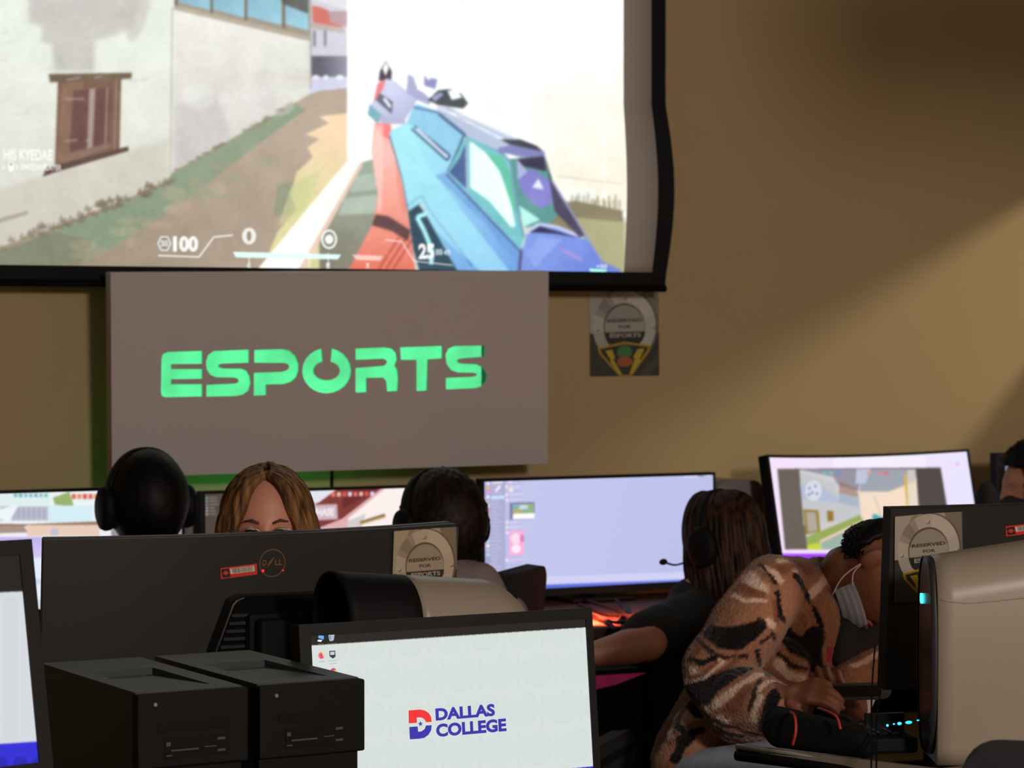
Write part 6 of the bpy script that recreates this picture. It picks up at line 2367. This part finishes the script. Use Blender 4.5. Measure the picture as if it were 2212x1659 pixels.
# ragged edges: look the pattern up at slightly wobbled positions
_wob = np.stack([np.sin(_co @ np.array(k) * f_ + o_) for k, f_, o_ in (((90, 40, 60), 1.0, 0.3), ((30, 95, -50), 1.1, 1.2), ((-60, 50, 85), 0.9, 2.0))], 1) * 0.0022 + _rs.randn(_nv, 3) * 0.0009
_q = _co + _wob
_shade = 0.5 + 0.25 * np.sin(_co @ np.array((21, 9, 14)) + 0.7) + 0.25 * np.sin(_co @ np.array((-13, 26, 18)))
col_ = np.array((154, 108, 80)) * (1 - _shade[:, None]) + np.array((128, 86, 62)) * _shade[:, None]
for c_, pts_, r_ in STRIPES:
    P_ = [on_jacket(*q) for q in pts_]
    rr_ = list(r_) if hasattr(r_, '__len__') else [r_] * len(P_)
    best = np.full(_nv, 9.0)
    for i in range(len(P_) - 1):
        a_, b_ = P_[i], P_[i + 1]
        d_ = b_ - a_
        if np.linalg.norm(d_) > 0.12:
            continue
        t_ = np.clip(((_q - a_) @ d_) / max(1e-9, d_ @ d_), 0, 1)
        ds = np.linalg.norm(_q - (a_ + t_[:, None] * d_), axis=1) / (rr_[i] * (1 - t_) + rr_[i + 1] * t_)
        best = np.minimum(best, ds)
    soft = 0.22 if c_ is BLK else 0.6
    al_ = np.clip((1 + soft * 0.5 - best) / soft, 0, 1)[:, None] * (0.85 if c_ in (WHT, BRN) else 1.0)
    col_ = col_ * (1 - al_) + np.array(c_) * al_
col_ = np.clip(col_ + _rs.randn(_nv, 1) * 5, 4, 255) / 255.0
col_ = np.where(col_ <= 0.04045, col_ / 12.92, ((col_ + 0.055) / 1.055) ** 2.4)
at_ = jk.data.color_attributes.new('pic', 'FLOAT_COLOR', 'POINT')
at_.data.foreach_set('color', np.concatenate([col_, np.ones((_nv, 1))], 1).ravel())
# short pile: roughen the surface a little along its normals
_no = np.empty(_nv * 3)
jk.data.vertices.foreach_get('normal', _no)
_co2 = _co + _no.reshape(-1, 3) * (_rs.rand(_nv, 1) * 0.0032)
jk.data.vertices.foreach_set('co', _co2.ravel())
jk.data.update()


def shirtE(bm):
    capsule(bm, W(1838, 1352, 5.60), W(1872, 1395, 5.58), 0.050, 0.058)
    capsule(bm, W(1820, 1345, 5.52), W(1812, 1425, 5.46), 0.036, 0.030)
    capsule(bm, W(1860, 1380, 5.54), W(1815, 1430, 5.47), 0.050, 0.030)
    capsule(bm, W(1820, 1330, 5.62), W(1900, 1400, 5.62), 0.05, 0.05)


grow('shirt', shirtE, 0.006, 3, mat('black jersey', (26, 24, 28), 0.9, noise=0.1, nscale=80, bump=0.1, bscale=300), tE, baseE)
bm = bmesh.new()
pm = [W(1782, 1428, 5.425), W(1790, 1396, 5.43), W(1800, 1398, 5.43), W(1794, 1428, 5.425)]
vs = [bm.verts.new(p - baseE) for p in pm]
f_ = bm.faces.new(vs)
ex = bmesh.ops.solidify(bm, geom=[f_], thickness=0.003)
bmobj('shirt_print', bm, mat('pink print', (214, 60, 110), 0.8), tE)


def jeansE(bm):
    capsule(bm, hipE - UPZ * 0.02, hipE + UPZ * 0.02, 0.135, 0.12)
    capsule(bm, W(1500, 1705, 5.5), kN, 0.088, 0.078)
    capsule(bm, hipE, kF, 0.088, 0.07)
    for k in (kN, kF):
        capsule(bm, k, Vector((k.x, k.y, 0.09)), 0.072, 0.055)


grow('jeans', jeansE, 0.009, 3, mat('pale denim', (176, 186, 206), 0.85, noise=0.15, nscale=30, bump=0.15, bscale=500), tE, baseE)
for k in (kN, kF):
    bm = bmesh.new()
    q = Vector((k.x, k.y, 0)) - baseE
    fE = vd(0.95, -0.3).normalized()
    rE = Vector((fE.y, -fE.x, 0))
    box(bm, -0.048, 0.048, -0.08, 0.18, 0.001, 0.085, bev=0.03, seg=3, M=Matrix(((rE.x, fE.x, 0, q.x), (rE.y, fE.y, 0, q.y), (0, 0, 1, 0), (0, 0, 0, 1))))
    bmobj('shoe', bm, M_CABLE, tE, True)

# hair: smooth dark cap and a frizzy puff at the back of the head
short_hair(tE, ME, baseE, BLACKHAIR, rad=(0.080, 0.100, 0.120), off=(0, -0.003, 0.008), low=0.05, nape=-0.03, front=0.045, lump=0.002, name='hair', split=-0.055)
rs2 = random.Random(11)
bm = bmesh.new()
pc = W(1848, 1184, 5.5) - baseE
for i in range(520):
    th, ph = rs2.uniform(0, 2 * math.pi), math.acos(rs2.uniform(-1, 1))
    d = Vector((math.sin(ph) * math.cos(th), math.sin(ph) * math.sin(th), math.cos(ph)))
    a = d.orthogonal().normalized()
    b = d.cross(a)
    rad_ = rs2.uniform(0.024, 0.040)
    k0 = rs2.uniform(0, 6)
    sc = RH * (d.dot(RH) * rad_ * 0.82) + FH * (d.dot(FH) * rad_) + UPZ * (d.z * rad_ * 1.25)
    pts = [pc + sc * q + (a * math.cos(k0 + q * 9) + b * math.sin(k0 + q * 9)) * 0.004 for q in (0.1, 0.35, 0.6, 0.8, 1.0, 1.1)]
    tube(bm, pts, [0.004, 0.004, 0.0035, 0.003, 0.0016, 0.0006], 4)
bmobj('hair_puff', bm, BLACKHAIR, tE, True)
# pale blue surgical mask hooked under the chin, loops to the ear
TE = Matrix.Translation(-baseE) @ ME
bm = bmesh.new()
nu, nv = 18, 12
gridv = []
for j in range(nv + 1):
    v_ = j / nv
    row_ = []
    for i in range(nu + 1):
        a = R(-88 + 176 * i / nu)
        zz = -0.066 - 0.046 * v_ + 0.012 * abs(math.sin(a))
        rx_, ry_ = 0.066 - 0.012 * v_ * v_, 0.098 - 0.030 * v_ * v_
        fold = 0.0016 * math.sin(v_ * 22)
        row_.append(bm.verts.new((math.sin(a) * (rx_ + fold), math.cos(a) * (ry_ + fold) + 0.002, zz)))
    gridv.append(row_)
for j in range(nv):
    for i in range(nu):
        bm.faces.new((gridv[j][i], gridv[j][i + 1], gridv[j + 1][i + 1], gridv[j + 1][i]))
bmesh.ops.solidify(bm, geom=bm.faces[:], thickness=0.0015)
bmesh.ops.transform(bm, matrix=TE, verts=bm.verts)
mk = bmobj('face_mask', bm, mat('pale blue mask paper', (196, 206, 222), 0.8, bump=0.1, bscale=200), tE, True)
for s in (-1, 1):
    for z0_ in (-0.066, -0.112):
        bm = bmesh.new()
        tube(bm, spline([(s * 0.066, 0.012, z0_ + 0.006), (s * 0.076, -0.015, z0_ * 0.5 - 0.01), (s * 0.086, -0.03, 0.008)], 5), 0.0013, 5)
        bmesh.ops.transform(bm, matrix=TE, verts=bm.verts)
        bmobj('ear_loop', bm, mat('white elastic', (224, 220, 222), 0.7), mk, True)
bm = bmesh.new()
for z0_, r_ in ((-0.0555, 0.0052), (-0.0665, 0.006)):
    tube(bm, spline([(-0.022, 0.087, -0.061), (-0.010, 0.098, z0_), (0, 0.1, z0_ - 0.001), (0.010, 0.098, z0_), (0.022, 0.087, -0.061)], 4), [0.001] + [r_ * 0.8] * 15 + [0.001], 8)
bmesh.ops.transform(bm, matrix=TE, verts=bm.verts)
bmobj('lips', bm, mat('lip skin', (150, 76, 72), 0.45), tE, True)
office_chair('black office chair under the sitter in animal-print fleece', Vector((hipE.x, hipE.y, 0)), vd(0.95, -0.3), back_h=0.60)

# black handheld device
fh = Frame(W(1842, 1494, 5.185), -4, 12, 2)
td_ = thing('handheld_device', 'black handheld device with rounded ends held over the desk', 'device', fh.M)
bm = bmesh.new()
prism(bm, round_rect(-0.072, 0.078, -0.017, 0.017, 0.0165, 6), -0.012, 0.012)
bmesh.ops.bevel(bm, geom=[e for e in bm.edges if e.calc_face_angle(0) > 1.0], offset=0.004, segments=2, affect='EDGES')
bmobj('body', bm, mat('blue black plastic', (14, 16, 22), 0.5), td_)
bm = bmesh.new()
prism(bm, round_rect(-0.05, 0.055, -0.011, 0.011, 0.006, 4), -0.0135, -0.0115)
bmobj('display', bm, M_BLACK, td_)
# white paper under the hands
bm = bmesh.new()
pq = [W(1846, 1512, 5.36), W(1892, 1508, 5.4), W(1880, 1536, 5.36), W(1900, 1560, 5.3), W(1886, 1582, 5.26), W(1868, 1560, 5.3)]
pq = [p for p in pq]
vs = [bm.verts.new(p - pq[0]) for p in pq]
fx = bm.faces.new(vs)
bmesh.ops.triangulate(bm, faces=[fx])
bmesh.ops.solidify(bm, geom=bm.faces[:], thickness=0.0015)
o = bmobj('tissue', bm, mat('white tissue', (206, 196, 204), 0.9), None)
o.location = pq[0]
tag(o, 'crumpled white tissue held below the black device', 'tissue')

# ------------------------------------------------------------------ things on the near right desk
# black pouch with a red drawstring
_q = WZ(1745, 1622, NZ)
bg = thing('drawstring_pouch', 'black lumpy pouch with a red drawstring on the near desk', 'pouch', Matrix.Translation((_q.x, _q.y, NZ)))


def pouch(bm):
    a_, b_ = W(1672, 1590, 4.74), W(1880, 1596, 4.62)
    for z_, r0_, r1_ in ((0.026, 0.027, 0.022), (0.044, 0.026, 0.020)):
        p0, p1 = Vector((a_.x, a_.y, NZ + z_)), Vector((b_.x, b_.y, NZ + z_ * 0.75))
        for off in (-0.03, 0.0, 0.03):
            capsule(bm, p0 + FH * off + RH * (z_ * 0.25), p1 + FH * off - RH * (z_ * 0.5), r0_, r1_)


_pb = Vector((_q.x, _q.y, NZ))
po = grow('pouch_body', pouch, 0.005, 4, mat('black nylon', (11, 10, 11), 0.85, spec=0.15, noise=0.2, nscale=30, bump=0.4, bscale=60), bg, _pb)
zmin = min(v.co.z for v in po.data.vertices)
po.location.z = -zmin + 0.0005
M_RED = mat('red cord', (176, 40, 34), 0.7)
bm = bmesh.new()
tube(bm, [p - _pb for p in spline([W(1708, 1538, 4.68), W(1717, 1548, 4.61), W(1719, 1580, 4.59), W(1712, 1610, 4.60)], 6)], 0.0028, 6)
bmobj('drawstring', bm, M_RED, bg, True)
bm = bmesh.new()
tube(bm, [p - _pb for p in spline([W(1768, 1530, 4.70), W(1790, 1538, 4.62), W(1808, 1550, 4.58), W(1816, 1575, 4.56)], 6)], 0.0028, 6)
bmobj('drawstring', bm, M_RED, bg, True)

# black keyboard with blue lights, seen end on
_k = WZ(1950, 1625, NZ)
kf = Frame(Vector((_k.x, _k.y, NZ)), 10)
kb = thing('gaming_keyboard', 'black keyboard with a row of blue lights beside the white computer', 'keyboard', kf.M)
box_obj('base', (-0.075, 0.024, -0.02, 0.14, 0.0005, 0.03), M_BLACK, kb, bev=0.006)
for i in range(3):
    for j in range(5):
        box_obj('key', (-0.068 + i * 0.024, -0.068 + i * 0.024 + 0.02, 0.008 + j * 0.025, 0.008 + j * 0.025 + 0.021, 0.0302, 0.037), M_GLOSS, kb, bev=0.002)
M_BLUE = mat('blue key light', (30, 150, 230), 0.3, emit=(40, 190, 255), estr=2.0)
for px, py, w_, h_ in ((1917, 1567, 6, 6), (1931, 1564, 5, 3.5), (1943, 1563, 11, 7), (1963, 1560.5, 17, 7), (1983, 1556, 7, 3)):
    p = W(px, py, 4.58)
    bm = bmesh.new()
    ellip(bm, Matrix.Identity(4), (w_ / 2 / F * 4.58, 0.002, h_ / 2 / F * 4.58), 12)
    bmesh.ops.transform(bm, matrix=kf.M.inverted() @ Matrix.Translation(p), verts=bm.verts)
    bmobj('key_light', bm, M_BLUE, kb, True)
box_obj('light_bar', (-0.055, 0.02, 0.05, 0.06, 0.028, kf.M.inverted().to_3x3().to_4x4()[2][2] * 0.0 + W(1950, 1560, 4.58).z - NZ - 0.003), M_GLOSS, kb)

# two thin wires hanging over the desk edge
for i, px in enumerate((1882, 1893)):
    bm = bmesh.new()
    a_ = WZ(px, 1600, NZ)
    tube(bm, spline([W(px + 8, 1395 + i * 20, 4.85), W(px + 2 + i * 8, 1480, 4.7), W(px, 1560, 4.62), W(px + 1, 1610, 4.50), W(px - 1, 1690, 4.42)], 6), 0.0016, 6)
    tag(bmobj('thin_cable', bm, M_CABLE, None, True), ['thin black wire hanging past the near desk, left of a pair', 'thin black wire hanging past the near desk, right of a pair'][i], 'cable', 'thin wires')

# black chair top in the lower right corner
_c = W(2285, 1800, 3.55)
office_chair('black office chair whose rounded top fills the lower right corner', Vector((_c.x, _c.y, 0)), vd(0.3, 0.95), back_h=W(2200, 1566, 3.4).z, w=0.19)

# ------------------------------------------------------------------ between the far monitors: pale computer cases
def pale_case(label, px0, px1, py_top, d, dep=0.40):
    p0, p1 = W(px0, py_top, d), W(px1, py_top, d)
    w_ = (p1 - p0).length
    M = Mrow(p0, DZ + 0.0005)
    h = p0.z - DZ
    t = thing('desktop_computer', label, 'computer', M, 'pale computers between the far monitors')
    bm = bmesh.new()
    prof = round_rect(0, w_ * 1.1, 0.006, h, 0.04, 6)
    prism(bm, prof, 0.0, dep)
    bmobj('case', bm, M_PALE, t, False)
    box_obj('front_panel', (0.012, w_ * 1.1 - 0.012, -0.004, 0.0, 0.02, h - 0.05), M_DGREY if False else M_PALE, t)
    box_obj('foot', (0.012, w_ * 1.1 - 0.012, 0.02, dep - 0.02, 0.0, 0.007), M_BLACK, t)
    return t


pale_case('pale grey computer case between the two left game monitors', 393, 438, 1057, 7.12, 0.16)
pale_case('pale grey computer case between the chat screen and the curved monitor', 1548, 1660, 1040, 7.95, 0.2)

# ------------------------------------------------------------------ red light and tangled cables on the far desk
M_RLAMP = mat('red light bar', (220, 50, 40), 0.4, emit=(255, 40, 14), estr=7.0)
_r = WZ(1250, 1352, DZ)
lamp = thing('light_bar', 'red glowing light bar on the far desk below the chat screen', 'lamp', Mrow(_r, DZ))
box_obj('housing', (-0.10, 0.02, -0.012, 0.012, 0.0005, 0.008), M_BLACK, lamp)
box_obj('glow_strip', (-0.098, 0.018, -0.009, 0.014, 0.0082, 0.020), M_RLAMP, lamp, bev=0.003)
_d = bpy.data.lights.new('light_bar_light', 'SPOT')
_d.energy, _d.color, _d.shadow_soft_size, _d.spot_size, _d.spot_blend = 75.0, (1.0, 0.10, 0.035), 0.012, R(136), 0.8
rl_ = bpy.data.objects.new('light_bar_light', _d)
COL.objects.link(rl_)
rl_.location = WZ(1264, 1345, DZ) + UPZ * 0.085
rl_.rotation_euler = (row * 0.45 + rback * 0.2 - UPZ * 1.0).to_track_quat('-Z', 'Y').to_euler()
bpy.context.view_layer.update()
rl_.parent = lamp
rl_.matrix_parent_inverse = lamp.matrix_world.inverted()
cab = [[(1262, 1292), (1310, 1310), (1345, 1318), (1368, 1336), (1376, 1352)],
       [(1250, 1305), (1300, 1318), (1340, 1322), (1372, 1330)],
       [(1262, 1310), (1300, 1328), (1325, 1344), (1352, 1340), (1378, 1332)],
       [(1245, 1318), (1280, 1326), (1318, 1343), (1330, 1352), (1362, 1350)],
       [(1330, 1294), (1350, 1312), (1338, 1330), (1336, 1345)]]
for i, cpts in enumerate(cab):
    bm = bmesh.new()
    pts = []
    for j, (px, py) in enumerate(cpts):
        p = WZ(px, py + 8, DZ + 0.006)
        p.z = DZ + 0.006 + 0.010 * (0.5 + 0.5 * math.sin(i * 2.1 + j * 1.7))
        pts.append(p)
    tube(bm, spline(pts, 6), 0.0048, 7)
    tag(bmobj('desk_cable', bm, M_CABLE, None, True), 'tangled black cable on the red-lit far desk', 'cable', 'tangled cables on the far desk')
# made-up tower; its glowing wedge stands in for a magenta-lit thigh
_u = W(1300, 1480, 6.62)
uc = thing('tower_computer', 'made-up dark tower with a magenta glowing wedge below the bare forearm', 'computer', Mrow(Vector((_u.x, _u.y, 0)), 0.0))
box_obj('body', (-0.25, 0.125, 0.0, 0.2, 0.004, 0.645), M_BLACK, uc, bev=0.004)
box_obj('foot', (-0.22, 0.10, 0.03, 0.17, 0.0, 0.005), M_CABLE, uc)
bm = bmesh.new()
ug = Frame(_u, ROW)
pts = [ug.loc(px, py) for px, py in ((1240, 1462), (1394, 1453), (1330, 1478), (1240, 1500))]
prism(bm, pts, -0.004, 0.0)
for v in bm.verts:
    v.co.z += _u.z
bmobj('magenta_wedge', bm, mat('magenta glow', (120, 20, 60), 0.4, emit=(104, 16, 54), estr=0.55), uc)

# ------------------------------------------------------------------ unseen projector box, added to throw soft shade on the wall corner
pj = thing('shade_projector', 'unseen white projector hung to shade the upper right wall', 'projector', Matrix.Translation((2.76, 2.55, 0)))
box_obj('case', (-0.27, 0.27, -0.18, 0.18, 2.36, 2.56), M_WHITE, pj, bev=0.02)
bm = bmesh.new()
tube(bm, [(0.05, 0.175, 2.47), (0.05, 0.21, 2.47)], 0.045, 20)
bmobj('lens', bm, M_GLOSS, pj, True)
bm = bmesh.new()
tube(bm, [(0, 0, 2.55), (0, 0, ZC)], 0.025, 12)
bmobj('ceiling_mount', bm, M_WHITE, pj, True)
